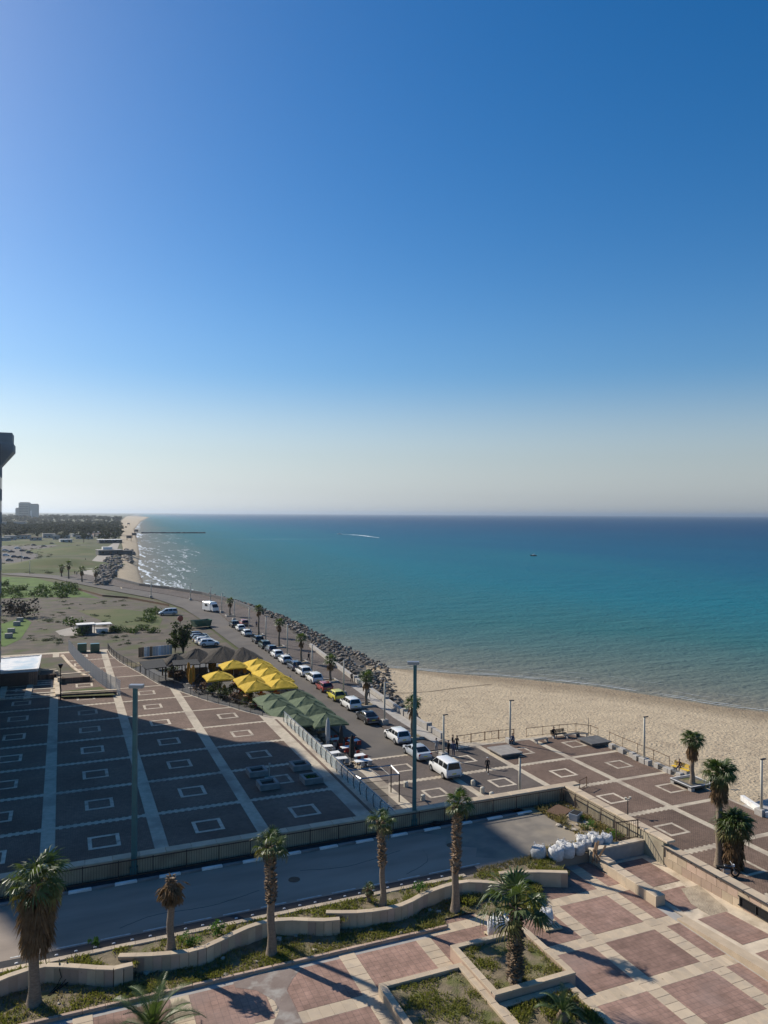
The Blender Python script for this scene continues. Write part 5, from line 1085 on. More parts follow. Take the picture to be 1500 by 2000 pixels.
bench('backless bench with white legs beside the platform',(1057,1450),.1,False,2.0,'concrete_dark'); bench('wooden backed bench with a person sitting on it',(1091,1440),.05,True,2.2); bench('backless bench right of the backed bench',(1118,1440),0,False,2.2,'concrete_dark'); bench('backless bench turned towards the corner platform',(1136,1439),-.6,False,1.6,'concrete_dark'); bench('yellow bench with a sitter beyond the black planter',(1330,1508),-1.45,True,2.2,'yellow_cloth')
bl=MB().rbox(0,0,0,.62,.62,.55,.05).mesh('block','concrete'); bs=MB().rbox(0,0,.4,.42,1.5,.14,.02).mesh('seat','concrete_dark')
for k,(a,b) in enumerate(((1196,1462),(1214,1469),(1243,1484),(1285,1500),(1303,1508))):
    p=gp(a,b,0); t=thing('block_bench','%s low seat of concrete blocks on the sea edge of plaza'%('first','second','third','fourth','fifth')[k]+' from the platform','bench',(p.x,p.y,0),0,'block seats on the sea edge'); obj('block',bl,t); obj('block',bl,t,(0,-1.9,0)); obj('seat',bs,t,(0,-.95,0))
bo=MB().cyl(0,0,0,.5,.24,.22,12).cyl(0,0,.5,.58,.22,.12,12).mesh('bollard','pole_cream')
for k,(a,b) in enumerate(((793,1537),(826,1563),(924,1534),(942,1548),(960,1558))):
    p=gp(a,b,0); tag(obj('bollard',bo,None,(p.x,p.y,0)),'squat cream stone bollard, %s'%('left line, farther one','left line, nearer one','right line, by the van','right line, middle one','right line, nearest the wall')[k],'bollard','squat stone bollards')
p=gp(1350,1534,0); t=thing('black_planter','square black seat planter round a palm on lower plaza','planter',(p.x,p.y,0)); mb=MB(); frame(mb,0,0,.32,2.9,2.9,.5,.16); mb.build('rim','concrete_dark',t); mb=MB()
for x in (-1.2,1.2):
    for y in (-1.2,1.2): mb.box(x,y,0,.45,.45,.32)
mb.build('corner_blocks','concrete',t); MB().box(0,0,0,1.95,1.95,.44).build('soil','bed_soil',t); mb=MB(); frame(mb,0,0,.48,2.95,2.95,.1,.03); mb.build('edge_trim','white_paint',t)
sheet('beach_path',gl(0,(1440,1575),(1500,1560),(1560,1600),(1500,1605),(1450,1590)),.006,'concrete',None,None,lp)
t=thing('low_kerb_wall','low pale wall beside the thick lamp post','wall',gp(1470,1585,0)); a,b=gp(1450,1563,0),gp(1500,1597,0); mb=MB(); mb.wall([a,b],0,.5,.4); mb.build('wall','white_paint',t,world=True)
# things lying on the sand
mb=MB(); P_=[]
for a,b in ((690,1352),(760,1360),(830,1352),(900,1340),(960,1330)):
    q=gp(a,b,-1.7); z=on_sand(q.x,q.y); P_.append((q.x,q.y,(z if z is not None else -1.7)+.03))
mb.tube(smoothline([(x+.5*math.sin(i*2.1),y+.6*math.cos(i*1.7),z) for i,(x,y,z) in enumerate(P_)],8),.028,5); tag(mb.build('sand_rope','rubber'),'dark rope or hose lying across the sand','rope')
bm=bmesh.new(); rg=random.Random(63)
for k in range(650):
    f=rg.random()**1.6; s_=rg.random(); x=62+f*34 if s_<.6 else 46+f*26; y=rg.uniform(40,80) if s_<.6 else rg.uniform(82,112); z=on_sand(x,y)
    if z is None or z<-2.6: continue
    m=rg.choice(ST).copy(); s=rg.uniform(.06,.22); m.transform(Matrix.Translation((x,y,z))@Matrix.Rotation(rg.uniform(0,6),4,'Z')@Matrix.Scale(s,4)); bm.from_mesh(m); bpy.data.meshes.remove(m)
me=bpy.data.meshes.new('beach_debris'); bm.to_mesh(me); bm.free(); me.materials.append(MATS['boulder_wet']); tag(obj('beach_debris',me),'small dark pebbles and driftwood strewn over the sand','debris',kind='stuff')
# ---------------------------------------------------------------- sacks, pallets, debris
mat('sack',(.56,.55,.53),(.44,.43,.41),6,.9,.6,9,dist=.05,objrand=.12)
def sack_mesh(seed):
    rg=random.Random(seed); mb=MB(); n=20; rows=[(0,.40),(.06,.46),(.3,.50),(.6,.49),(.78,.45),(.86,.38),(.88,.22),(.80,.0)]; vs=[]
    o=rg.random()*20
    for z,r in rows:
        for i in range(n):
            a=6.2832*i/n; q=1/max(abs(math.cos(a)),abs(math.sin(a)))**.55; rr=r*q*.92*(1+.16*noise.noise((math.cos(a)*1.7+o,math.sin(a)*1.7,z*3))); vs.append((rr*math.cos(a),rr*math.sin(a),z+.09*noise.noise((math.cos(a)*2+o,math.sin(a)*2,9+z))*(z>.5)))
    mb.add(vs,[(k*n+i,k*n+(i+1)%n,(k+1)*n+(i+1)%n,(k+1)*n+i) for k in range(len(rows)-1) for i in range(n)])
    return mb.mesh('sack_body','sack',True)
SK=[sack_mesh(k) for k in range(4)]; lp_=MB()
for s in (0,1): pass
loop=MB(); loop.tube([(.3,.08,.82),(.36,.05,1.0),(.4,0,1.05),(.42,-.06,.98),(.38,-.1,.8)],.022,5); LOOP=loop.mesh('lifting_loop','sack')
def sack(label,p,s=1,group='white bulk sacks at the road end',tilt=0):
    t=thing('bulk_sack',label,'sack',p,U_(0,6),group); s*=.92; t.scale=(s*U_(.9,1.05),s,s*U_(.75,1.0)); t.rotation_euler=(tilt*U_(-1,1),tilt*U_(-1,1),U_(0,6)); obj('sack_body',random.choice(SK),t)
    for k in range(4): obj('lifting_loop',LOOP,t,(0,0,0),R(45+90*k)+U_(-.2,.2))
for k,(a,b,s,l) in enumerate(((1052,1676,1.12,'white bulk sack at the left end of the row'),(1085,1679,1.12,'large white bulk sack second from left'),(1108,1674,1.08,'white bulk sack third from left'),(1130,1668,.95,'greyish bulk sack in the middle of the row'),(1147,1661,.8,'half empty sack right of the middle'),(1166,1655,1.0,'white bulk sack near the right end'),(1183,1652,1.0,'white bulk sack at the right end'),(1098,1661,.9,'white bulk sack behind the second one'),(1138,1651,.95,'open bulk sack at the back of the heap'),(1158,1645,.9,'bulk sack at the back near the weeds'))): p=gp(a,b,ZR); sack(l,(p.x,p.y,ZR+.03),s,tilt=.12 if k>3 else .05)
def pallet(label,c,rz,z=ZT+.02):
    p=gp(*c,z); t=thing('pallet',label,'pallet',(p.x,p.y,z),rz,'wooden pallets on the terrace')
    for k in range(6): MB().box(0,-.46+.184*k,.105,1.2,.12,.022).build('slat','wood_pale',t)
    for k in range(3): MB().box(-.52+.52*k,0,.02,.1,1.04,.085).build('bearer','wood_pale',t)
    return p
p=pallet('pallet under the large printed sack left of stout palm',(972,1830),UPR+.05); sack('tall white sack with grey top on the left pallet',(p.x-.1,p.y,ZT+.15),1.15,'sacks on pallets'); p2=pallet('pallet half hidden behind the stout palm trunk',(1000,1818),UPR); sack('white sack on the pallet behind the palm trunk',(p2.x-.1,p2.y,ZT+.15),1.0,'sacks on pallets'); p=pallet('pallet carrying one open sack right of stout palm',(1072,1808),UPR-.1); sack('small open white sack on the right pallet',(p.x-.05,p.y+.15,ZT+.15),.9,'sacks on pallets')
p=gp(1092,1590,ZR); t=thing('fallen_board','brown fallen board slab leaning on rubble in the corner','board',(p.x,p.y,ZR),.4); MB().box(0,0,.24,1.6,1.3,.05).build('board','rust',t).rotation_euler=(.07,-.06,0); MB().box(.5,.2,0,.5,.5,.22).build('block','concrete',t); MB().box(-.5,-.3,0,.4,.5,.2).build('block','concrete',t)
p=gp(1124,1602,ZR); t=thing('blue_tub','grey blue plastic tub lying near the railing','tub',(p.x,p.y,ZR),.5); MB().box(0,0,.02,.8,.6,.55,0,0,1.15,1.15).build('tub','p_silver',t); MB().box(0,0,.5,.8,.6,.09,0,0,1,1).build('contents','rubber',t)
p=gp(1165,1688,ZR-.3); t=thing('timber_scraps','broken timber leaning on the end wall by the sacks','timber',(p.x,p.y,ZR-.3)); 
for k in range(5): MB().box(0,0,0,.12,.05,1.3).build('plank','wood',t,loc=(U_(-.3,.3),U_(-.3,.3),.1)).rotation_euler=(U_(-.8,.8),U_(-.7,.7),U_(0,3))
# rubble stones by the weedy railing strip
for k in range(34):
    x,y=U_(33.2,36.2),U_(42,48.8); tag(obj('rubble_stone',random.choice(ST),None,(x,y,ZR+.1),U_(0,6),scale=U_(.2,.6)),'pale rubble stone in the weedy strip by the corner railing','stone','rubble in the weedy strip')
p=gp(852,1612,ZR); mb=MB(); mb.cyl(0,0,0,.2,.3,.3,14); tag(mb.build('old_tyre','rubber',loc=(p.x,p.y,ZR)),'old black tyre lying against the far kerb','tyre')
# hose or cable hanging over the left garden wall
p=gp(120,1884,ZW); t=thing('black_hose','black hose hanging over the left garden wall','hose',(p.x,p.y,ZT)); h=ZW-ZT
for k in range(3):
    o=.35*k-.1; mb=MB(); mb.tube([(o,.5,h+.02),(o,.05,h+.06),(o+.02,-.2,h-.15),(o+.1,-.24,h*.5),(o-.1-.15*k,-.35,.14),(o-.5-.3*k,-1.0,.14)],.022,5); mb.build('hose_loop','rubber',t)
# ---------------------------------------------------------------- people
mat('skin',(.42,.25,.17),rough=.6); mat('hair',(.03,.022,.018),rough=.8); mat('hair_white',(.5,.48,.46),rough=.8); mat('cl_black',(.02,.02,.022),rough=.9); mat('cl_grey',(.28,.29,.30),rough=.9); mat('cl_white',(.65,.65,.63),rough=.9); mat('cl_blue',(.05,.07,.13),rough=.9); mat('cl_jeans',(.06,.08,.13),rough=.9); mat('cl_brown',(.12,.07,.05),rough=.9); mat('shoe',(.45,.45,.44),rough=.8)
def pose(kind):
    J=dict(pel=(0,0,.95,.13),sp=(0,0,1.14,.12),ch=(0,0,1.34,.15),nk=(0,.01,1.49,.06),hb=(0,.03,1.57,.075),hm=(0,.035,1.66,.095),ht=(0,.03,1.74,.07),no=(0,.135,1.645,.018))
    for s,c in ((-1,'l'),(1,'r')):
        J.update({'sh'+c:(s*.18,0,1.43,.07),'el'+c:(s*.25,-.02,1.16,.05),'wr'+c:(s*.25,.07,.92,.036),'ha'+c:(s*.245,.10,.85,.038),'hp'+c:(s*.095,0,.9,.1),'kn'+c:(s*.1,.02,.5,.068),'an'+c:(s*.1,-.02,.09,.045),'to'+c:(s*.115,.15,.045,.04)})
    if kind=='walk':
        J['knl']=(-.1,.18,.52,.068); J['anl']=(-.1,.30,.10,.045); J['tol']=(-.1,.46,.07,.04); J['knr']=(.1,-.06,.5,.068); J['anr']=(.1,-.30,.14,.045); J['tor']=(.1,-.16,.05,.04); J['ell']=(-.25,-.12,1.17,.05); J['wrl']=(-.24,-.1,.93,.036); J['hal']=(-.235,-.08,.86,.038); J['elr']=(.25,.06,1.17,.05); J['wrr']=(.24,.22,.98,.036); J['har']=(.235,.27,.93,.038)
    if kind=='arms':
        J['ell']=(-.3,.12,1.3,.05); J['wrl']=(-.18,.25,1.5,.036); J['hal']=(-.15,.27,1.57,.038)
    if kind=='sit':
        for k in J:
            x,y,z,r=J[k]; J[k]=(x,y,z-.42,r)
        for s,c in ((-1,'l'),(1,'r')):
            J['kn'+c]=(s*.13,.45,.5,.07); J['an'+c]=(s*.13,.42,.09,.045); J['to'+c]=(s*.13,.57,.045,.04); J['el'+c]=(s*.25,.06,.74,.05); J['wr'+c]=(s*.17,.3,.62,.036); J['ha'+c]=(s*.14,.36,.6,.038)
    B=[('pel','sp','t'),('sp','ch','t'),('ch','nk','t'),('nk','hb','h'),('hb','hm','h'),('hm','ht','h'),('hm','no','h')]
    for s,c in ((-1,'l'),(1,'r')):
        B+=[('ch','sh'+c,'t'),('sh'+c,'el'+c,'t'),('el'+c,'wr'+c,'a'),('wr'+c,'ha'+c,'h'),('pel','hp'+c,'l'),('hp'+c,'kn'+c,'l'),('kn'+c,'an'+c,'l'),('an'+c,'to'+c,'f')]
        x,y,z,r=J['ha'+c]; w=Vector(J['ha'+c][:3])-Vector(J['wr'+c][:3]); w.normalize()
        for k in range(4):
            q=Vector((x,y,z))+w*(.085-.008*abs(k-1.3))+Vector((0,(k-1.5)*.022,0)); J['f%d%s'%(k,c)]=(*q,.009); B.append(('ha'+c,'f%d%s'%(k,c),'h'))
        q=Vector((x,y,z))+w*.03+Vector((-s*.02,.05,0)); J['th'+c]=(*q,.010); B.append(('ha'+c,'th'+c,'h'))
    return J,B
PM={}
def person_mesh(kind):
    J,B=pose(kind); names=list(J); me=bpy.data.meshes.new('tmp'); me.from_pydata([J[n][:3] for n in names],[(names.index(a),names.index(b)) for a,b,_ in B],[]); o=bpy.data.objects.new('tmp',me); COL.objects.link(o)
    sk=o.modifiers.new('s','SKIN'); sk.use_smooth_shade=True; ss=o.modifiers.new('u','SUBSURF'); ss.levels=1
    for i,n in enumerate(names): me.skin_vertices[0].data[i].radius=(J[n][3],J[n][3]*(.72 if n in('ch','sp','pel') else 1)); me.skin_vertices[0].data[i].use_root=(n=='pel')
    dg=bpy.context.evaluated_depsgraph_get(); out=bpy.data.meshes.new_from_object(o.evaluated_get(dg)); bpy.data.objects.remove(o)
    seg=[(Vector(J[a][:3]),Vector(J[b][:3]),c) for a,b,c in B]; idx={'h':0,'t':1,'a':1,'l':2,'f':3}
    for p in out.polygons:
        best=min(seg,key=lambda s:(lambda t:(p.center-(s[0]+(s[1]-s[0])*t)).length)(max(0,min(1,(p.center-s[0]).dot(s[1]-s[0])/max((s[1]-s[0]).length_squared,1e-6))))); p.material_index=idx[best[2]]
    out.name='person'; return out,J
def person(label,at_,rz,kind,shirt,trous,hair='hair',z=0.0,h=1.0,group=None):
    p=gp(*at_,z) if not isinstance(at_,Vector) else at_
    if kind not in PM: PM[kind]=person_mesh(kind)
    me,J=PM[kind]; me=me.copy()
    for m in ('skin',shirt,trous,'shoe'): me.materials.append(MATS[m])
    o=tag(obj('person',me,None,(p.x,p.y,z),rz,scale=h),label,'person',group); x,y,zz,r=J['hm']
    bm=bmesh.new(); bmesh.ops.create_uvsphere(bm,u_segments=10,v_segments=8,radius=.118); bmesh.ops.delete(bm,geom=[v for v in bm.verts if v.co.z<-.03 or (v.co.y>.06 and v.co.z<.045)],context='VERTS'); hm=bpy.data.meshes.new('hair'); bm.to_mesh(hm); bm.free(); hm.materials.append(MATS[hair]); hm.polygons.foreach_set('use_smooth',[True]*len(hm.polygons)); obj('hair',hm,o,(x,y-.012,zz+.02)); return o
person('man in black clothes and pale cap walking over the plaza',(952,1511),2.6,'walk','cl_black','cl_black','hair_white')
G4='group of people standing by the beach railing'
person('person in grey raising an arm beside the parked cars',(852,1471),-.8,'arms','cl_grey','cl_grey'); person('dark clothed person at the left of the group by the lamp',(876,1476),.6,'stand','cl_black','cl_black','hair',0,1,G4); person('person in jeans in the middle of the group',(886,1477),2.2,'stand','cl_blue','cl_jeans','hair',0,1,G4); person('person in black at the back right of the group',(892,1467),2.9,'stand','cl_black','cl_black','hair',0,1.04,G4); person('person with white collar at the back of the group',(884,1464),-2.4,'stand','cl_black','cl_blue','hair',0,1.0,G4)
person('person in dark clothes sitting on the backed bench',(1081,1440),math.pi+.05,'sit','cl_black','cl_black'); person('person in brown sitting on the yellow bench',(1327,1506),2.0,'sit','cl_brown','cl_jeans'); person('person sitting on the lamp base at the stone platform',(1001,1454),2.2,'sit','cl_blue','cl_black','hair',.15)
for k,(a,l,s,h_) in enumerate((((720,1364),'walker in grey on the walkway by the palm','cl_grey',0),((687,1334),'walker in black on the promenade near the rocks','cl_black',3.1),((603,1292),'dark walker on the promenade beyond the fourth palm','cl_black',.2),((501,1226),'walker on the far promenade near second palm','cl_blue',3.0),((146,1122),'left one of the distant walkers on the path','cl_black',.3),((150,1124),'right one of the distant walkers on the path','cl_blue',.1),((167,1096),'distant walker farther up the path','cl_black',3.0))): person(l,a,h_,'walk',s,'cl_black','hair',.1)
# ---------------------------------------------------------------- far land
mat('far_leaf',(.040,.052,.026),(.06,.068,.034),.3,.9,objrand=.3,sub=.1); mat('far_wall',(.42,.40,.37),(.35,.34,.32),.05,.9); mat('far_roof',(.30,.22,.18),rough=.9); mat('path',(.36,.32,.27),(.30,.27,.23),.3,.95); mat('bank_grass',(.09,.15,.022),(.07,.115,.02),.15,.95,.6,3,c3=(.05,.08,.02),s3=.12)
def mound(name,c,rx,ry,h,rz,m,n=20):
    mb=MB(); vs=[]; p=gp(*c,-.2)
    for k in range(7):
        f=k/6
        for i in range(n):
            a=6.2832*i/n; x,y=rx*f*math.cos(a),ry*f*math.sin(a); z=h*(math.cos(math.pi*f)+1)/2*(1+.3*noise.noise((x*.03,y*.03,2.2)))-.25+.05; vs.append((p.x+x*math.cos(rz)-y*math.sin(rz),p.y+x*math.sin(rz)+y*math.cos(rz),z))
    mb.add(vs,[(k*n+i,k*n+(i+1)%n,(k+1)*n+(i+1)%n,(k+1)*n+i) for k in range(6) for i in range(n)]); tag(mb.build(name,m,smooth=True),None,None,None,'structure')
sheet('car_park',gl(-.2,(-60,1112),(20,1103),(60,1094),(78,1086),(60,1076),(110,1066),(118,1058),(40,1062),(-60,1066)),-.2,'road_low')
mound('grass_mound',(112,1104),34,36,4.0,.2,'mound_grass'); mound('grass_mound',(150,1076),34,60,3.5,.1,'mound_grass'); mound('grass_mound',(40,1116),40,15,1.5,.1,'mound_grass'); mound('grass_mound',(40,1062),60,40,2.5,.1,'mound_grass')
sheet('seafront_path',gl(0,(152,1130),(174,1100),(202,1073),(222,1060),(234,1060),(226,1080),(208,1102),(194,1140)),-.1,'path')
sheet('grass_bank',gl(0,(-80,1170),(60,1166),(150,1165),(195,1168),(140,1146),(70,1128),(-80,1123)),-.17,'bank_grass')
sheet('verge_grass',gl(-.1,(150,1192),(230,1188),(300,1196),(318,1208),(310,1225),(250,1228),(200,1212)),-.17,'mound_grass'); sheet('verge_grass',gl(-.1,(-40,1230),(45,1205),(62,1215),(40,1248),(10,1262),(-40,1262)),-.17,'bank_grass'); sheet('pale_patch',gl(-.1,(108,1232),(150,1222),(215,1226),(200,1238),(120,1242)),-.165,'path')
# trees: prototypes of leafy crowns, copied one by one near, joined far away
def crown(seed,r,h,n,leaf,m='far_leaf',zc=.35):
    rg=random.Random(seed); mb=MB(); cl=[(Vector((rg.gauss(0,.36)*r,rg.gauss(0,.36)*r,h*rg.uniform(zc,.88))),rg.uniform(.28,.5)*r) for _ in range(9)]
    for k in range(n):
        c,s=rg.choice(cl); d=Vector((rg.gauss(0,1),rg.gauss(0,1),rg.gauss(0,1))).normalized(); q=c+d*s*rg.random()**.4; u=Vector((rg.uniform(-1,1),rg.uniform(-1,1),rg.uniform(-.5,1))).normalized(); v=u.cross(d if abs(u.dot(d))<.9 else Vector((0,0,1))).normalized(); l=leaf*rg.uniform(.6,1.4)
        mb.add([q-v*l*.5,q+u*l*.5,q+v*l*.5,q-u*l*.5],[(0,1,2,3)])
    return mb
CR=[crown(k,3.6,7.5,240,.95).mesh('crown','far_leaf') for k in range(4)]; tk=MB(); tk.tube([(0,0,-.2),(.1,0,2),(.3,.1,4)],[.3,.2,.1],6); tk.tube([(.1,0,2),(-.8,.3,4.2)],[.14,.06],5); tk.tube([(.1,0,2.2),(.7,-.8,4.4)],[.14,.06],5); TK=tk.mesh('trunk','twig')
rg=random.Random(21); tl=[]
for k in range(62): tl.append((rg.uniform(-10,232),1036+rg.random()*24))
for i,(a,b) in enumerate(sorted(tl,key=lambda q:-q[1])):
    if b>1054 and a<120: b-=14
    p=gp(a,b,-.2); t=thing('grove_tree','dark broadleaf tree on the near side of the far grove','tree',(p.x,p.y,-.2),rg.uniform(0,6),'trees on the near side of the far grove'); s=rg.uniform(.8,1.35); t.scale=(s,s,s*rg.uniform(.8,1.1)); obj('crown',CR[i%4],t); obj('trunk',TK,t)
bm=bmesh.new()
for k in range(950):
    b=1009.5+rg.random()**1.1*38; a=rg.uniform(-60,min(236,150+(b-1009)*14)); p=gp(a,b,-.2); s=rg.uniform(.9,1.5)*(1 if b>1020 else 1.6); m=CR[k%4].copy(); m.transform(Matrix.Translation((p.x,p.y,-.2))@Matrix.Rotation(rg.uniform(0,6),4,'Z')@Matrix.Diagonal((s*1.25,s*1.25,s*rg.uniform(.8,1.1),1))); bm.from_mesh(m); bpy.data.meshes.remove(m)
me=bpy.data.meshes.new('far_wood'); bm.to_mesh(me); bm.free(); me.materials.append(MATS['far_leaf']); tag(obj('far_wood',me),'dark wooded belt stretching to the hazy horizon','trees',kind='stuff')
# buildings
def house(name,label,p,L,Wd,H,rz,wm='far_wall',rm='far_wall',floors=1,group=None,cat='building'):
    t=thing(name,label,cat,(p.x,p.y,-.2),rz,group); MB().box(0,0,0,L,Wd,H).build('wall',wm,t); MB().box(0,0,H,L+.5,Wd+.5,.3).build('roof',rm,t)
    n=max(2,int(L/4)); wn=MB().box(0,0,0,1.6,.12,1.3).mesh('window','car_glass')
    for f in range(floors):
        for k in range(n): obj('window',wn,t,(-L/2+L*(k+.5)/n,-Wd/2-.02,1+f*(H/floors)))
    return t
p=gp(52,1016,0); t=thing('far_block','tall grey apartment block in haze on the left skyline','building',(p.x,p.y,-.2),-.2); s=depth(p)/FPX
for (x0,x1,h,d) in ((-19,-13,23,20),(-13,6,34,24),(7,21,31,22)): MB().box((x0+x1)/2*s,0,0,(x1-x0)*s,d,h*s).build('wing','far_wall',t); MB().box((x0+x1)/2*s,0,h*s,(x1-x0)*s*.8,d*.8,1.2*s).build('roof','far_roof',t)
MB().box(9.5*s,-11.5,5*s,3*s,.4,14*s).build('white_panel','white_paint',t)
for k in range(9):
    MB().box(-3.5*s,-12.2,(3+k*3.3)*s,17*s,.3,.9*s).build('window_band','car_glass',t)
p=gp(15,1030,0); house('low_hall','long low grey hall in front of the tall far block',p,60,20,10,-.1,'far_wall','far_wall',1)
rg=random.Random(8)
for k,(a,b) in enumerate(((8,1056),(20,1054),(46,1052),(70,1055),(95,1050),(120,1053),(148,1048),(165,1052),(182,1046),(200,1050),(128,1060),(40,1044),(180,1035),(212,1034),(222,1041),(196,1026),(216,1024))):
    p=gp(a,b,0); house('small_house','low pale house among the trees of the far grove',p,rg.uniform(9,16),rg.uniform(7,10),rg.uniform(3,5),rg.uniform(-.4,.4),'far_wall',rg.choice(('far_wall','far_roof','white_paint')),1,'houses among the far trees')
p=gp(213,1083,0); t=house('beach_cafe','dark beach cafe with flat roofs above the far rocks',p,15,12,3.2,.1,'concrete_dark','concrete'); MB().box(9,-3,.5,9,8,2.2).build('annex','concrete_dark',t); MB().box(9,-3,2.7,9.6,8.6,.25).build('annex_roof','concrete_dark',t); MB().box(-1,2,3.6,6,5,1.6).build('upper_room','white_paint',t)
p=gp(214,1060,0); house('beach_cafe','white roofed beach cafe behind the dark one',p,20,14,3,.1,'concrete_dark','white_paint'); p=gp(205,1048,0); house('beach_cafe','low brown beach house farthest along the far shore',p,26,14,4,.1,'far_roof','far_roof')
for k,(a,b) in enumerate(((262,1050),(252,1056),(266,1042),(251,1026))):
    p=gp(a,b,-1); t=thing('lifeguard_hut','%s hut on stilts on the far beach'%('second nearest','nearest','third','farthest')[k],'hut',(p.x,p.y,-1.4),0,'stilt huts on the far beach'); MB().box(0,0,3,5,4,2.6).build('cabin','concrete_dark',t); MB().box(0,0,5.6,6.2,5.2,.3).build('roof','far_roof',t)
    for x in (-2,2):
        for y in (-1.5,1.5): MB().box(x,y,0,.3,.3,3).build('stilt','wood',t)
# breakwater and rocks by the far cafe
mb=MB(); a,b=gp(276,1041.5,-3),gp(401,1041.5,-3); n=40; vs=[]
for k in range(n+1):
    q=a.lerp(b,k/n); w=3.2+noise.noise((k*.9,0,0)); h=1.7+.9*noise.noise((k*.7,5,0)); vs+=[(q.x,q.y-w,-3.2),(q.x,q.y-w*.4,-3+h),(q.x,q.y+w*.4,-3+h*.9),(q.x,q.y+w,-3.2)]
mb.add(vs,[(4*i+k,4*i+4+k,4*i+5+k,4*i+1+k) for i in range(n) for k in range(3)]); tag(mb.build('breakwater','boulder_wet'),'thin dark breakwater reaching out from the far beach','breakwater')
bm=bmesh.new(); rg=random.Random(31)
for k in range(420):
    a_=rg.uniform(178,238); b_=rg.uniform(1088,1143)
    if a_>200+ (1143-b_)*.75+10 or a_<206-(b_-1088)*.45: continue
    p=gp(a_,b_,0); m=rg.choice(RK).copy(); s=rg.uniform(1.2,2.8); m.transform(Matrix.Translation((p.x,p.y,rg.uniform(-.2,.6)))@Matrix.Rotation(rg.uniform(0,6),4,'Z')@Matrix.Scale(s,4)); bm.from_mesh(m); bpy.data.meshes.remove(m)
for k in range(70):
    p=gp(rg.uniform(225,262),rg.uniform(1074,1096),0); m=rg.choice(RW).copy(); m.transform(Matrix.Translation((p.x,p.y,rg.uniform(-1.5,.2)))@Matrix.Scale(rg.uniform(2,4.5),4)); bm.from_mesh(m); bpy.data.meshes.remove(m)
me=bpy.data.meshes.new('far_rocks'); bm.to_mesh(me); bm.free(); me.materials.append(MATS['boulder']); tag(obj('far_rocks',me),'rough rock field between the far path and the far beach','rocks',kind='stuff')
# waste ground: shack, bushes, walls
p=gp(176,1237,-.2); t=thing('shack','small flat roofed shack on the waste ground','shed',(p.x,p.y,-.2),.1); MB().box(-1.2,0,0,3,2.4,2.2).build('wall','concrete_dark',t); MB().box(-1,0,2.2,4,3,.15).build('roof','white_paint',t); MB().box(2.6,1,1.9,4.4,3,.12).build('canopy','white_paint',t)
for x in (.9,4.5): MB().box(x,-.3,0,.12,.12,1.9).build('post','wood',t)
MB().box(2.6,.5,0,2.6,1.2,.8).build('counter','white_paint',t)
SH=[crown(60+k,1.9,1.5,190,.34,zc=.12) for k in range(3)]
SHM=[s.mesh('foliage','leaf') for s in SH]; BARE=[crown(70,2.6,3.2,420,.4,zc=.15).mesh('foliage','twig'),crown(71,2.6,3.0,300,.5,zc=.15).mesh('foliage','leaf_dark')]
def bush(label,a,b,s,me,group=None):
    p=gp(a,b,-.2); o=obj('bush',me,None,(p.x,p.y,-.25),rnd()*6,scale=s); return tag(o,label,'bush',group)
bush('large bare brown bush on the left waste ground',44,1205,1.5,BARE[0]); bush('brown bare bush behind the large one',22,1200,1.3,BARE[0]); bush('green bush at the foot of the shack',160,1240,1.2,SHM[0]); bush('yellow green upright bush behind the shack',147,1222,1.5,SHM[1])
rg=random.Random(17)
for k in range(46): bush('dark shrub in the hedge along the grassy bank',rg.uniform(-8,150),rg.uniform(1144,1168),rg.uniform(.7,1.3),rg.choice(SHM),'shrubs of the bank hedge')
for k in range(14): bush('scrubby bush along the track from shack to parking',rg.uniform(215,325),1236-rg.random()*6,rg.uniform(.5,.9),rg.choice(SHM),'scrub along the track')
for k in range(9): bush('bush beside the people carrier on waste ground',rg.uniform(285,308),rg.uniform(1188,1216),rg.uniform(.6,1.2),rg.choice(SHM),'bushes beside the people carrier')
for k in range(6): bush('dark bush by the kerb of the bend',rg.uniform(118,152),rg.uniform(1150,1160),rg.uniform(1.0,1.7),rg.choice(SHM),'bushes by the road bend')
for k,(a,b) in enumerate(((17,1246),(22,1236),(33,1222),(39,1214))):
    p=gp(a,b,-.2); tag(MB().rbox(0,0,0,1.6,1.2,1.1,.1).build('ruined_wall','concrete',loc=(p.x,p.y,-.25)),'%s broken wall stump on the left waste ground'%('nearest','second','third','farthest')[k],'wall','broken wall stumps')
t=thing('track_rail','low dark rail along the inner edge of the bend','railing',gp(200,1160,0)); mb=MB(); mb.wall([gp(a,b,0) for a,b in ((150,1150),(200,1164),(250,1168),(300,1177),(330,1183))],-.2,.4,.12); mb.build('rail','rust',t,world=True)
sheet('dirt_edge',[(-40,144.3),(8,144.3),(20,146.5),(20,149),(-40,150)],-.15,'bed_soil')
for k,(a,b) in enumerate(((160,1272),(185,1272))):
    p=gp(a,b,ZL); t=thing('utility_box','%s green utility cabinet behind the upper plaza'%('left','right')[k],'cabinet',(p.x,p.y-.8,ZL)); MB().rbox(0,0,0,1.5,.8,1.5,.05).build('cabinet','p_skip',t)
    for s in (-.4,.4): MB().box(s,-.42,.1,.66,.04,1.3).build('door','p_skip',t)
bm=bmesh.new(); rg=random.Random(91)
for k in range(420):
    a,b=rg.uniform(-30,330),rg.uniform(1170,1262) if k%2 else rg.uniform(1062,1120)
    if k%2==0: a=rg.uniform(-20,160)
    if noise.noise((a*.02,b*.05,4))<-.05 or (k%2 and a>300): continue
    p=gp(a,b,-.2); m=SHM[k%3].copy(); s=rg.uniform(.15,.5)*(1 if k%2 else 1.6); m.transform(Matrix.Translation((p.x,p.y,-.3))@Matrix.Rotation(rg.uniform(0,6),4,'Z')@Matrix.Diagonal((s*1.5,s*1.5,s*.7,1))); bm.from_mesh(m); bpy.data.meshes.remove(m)
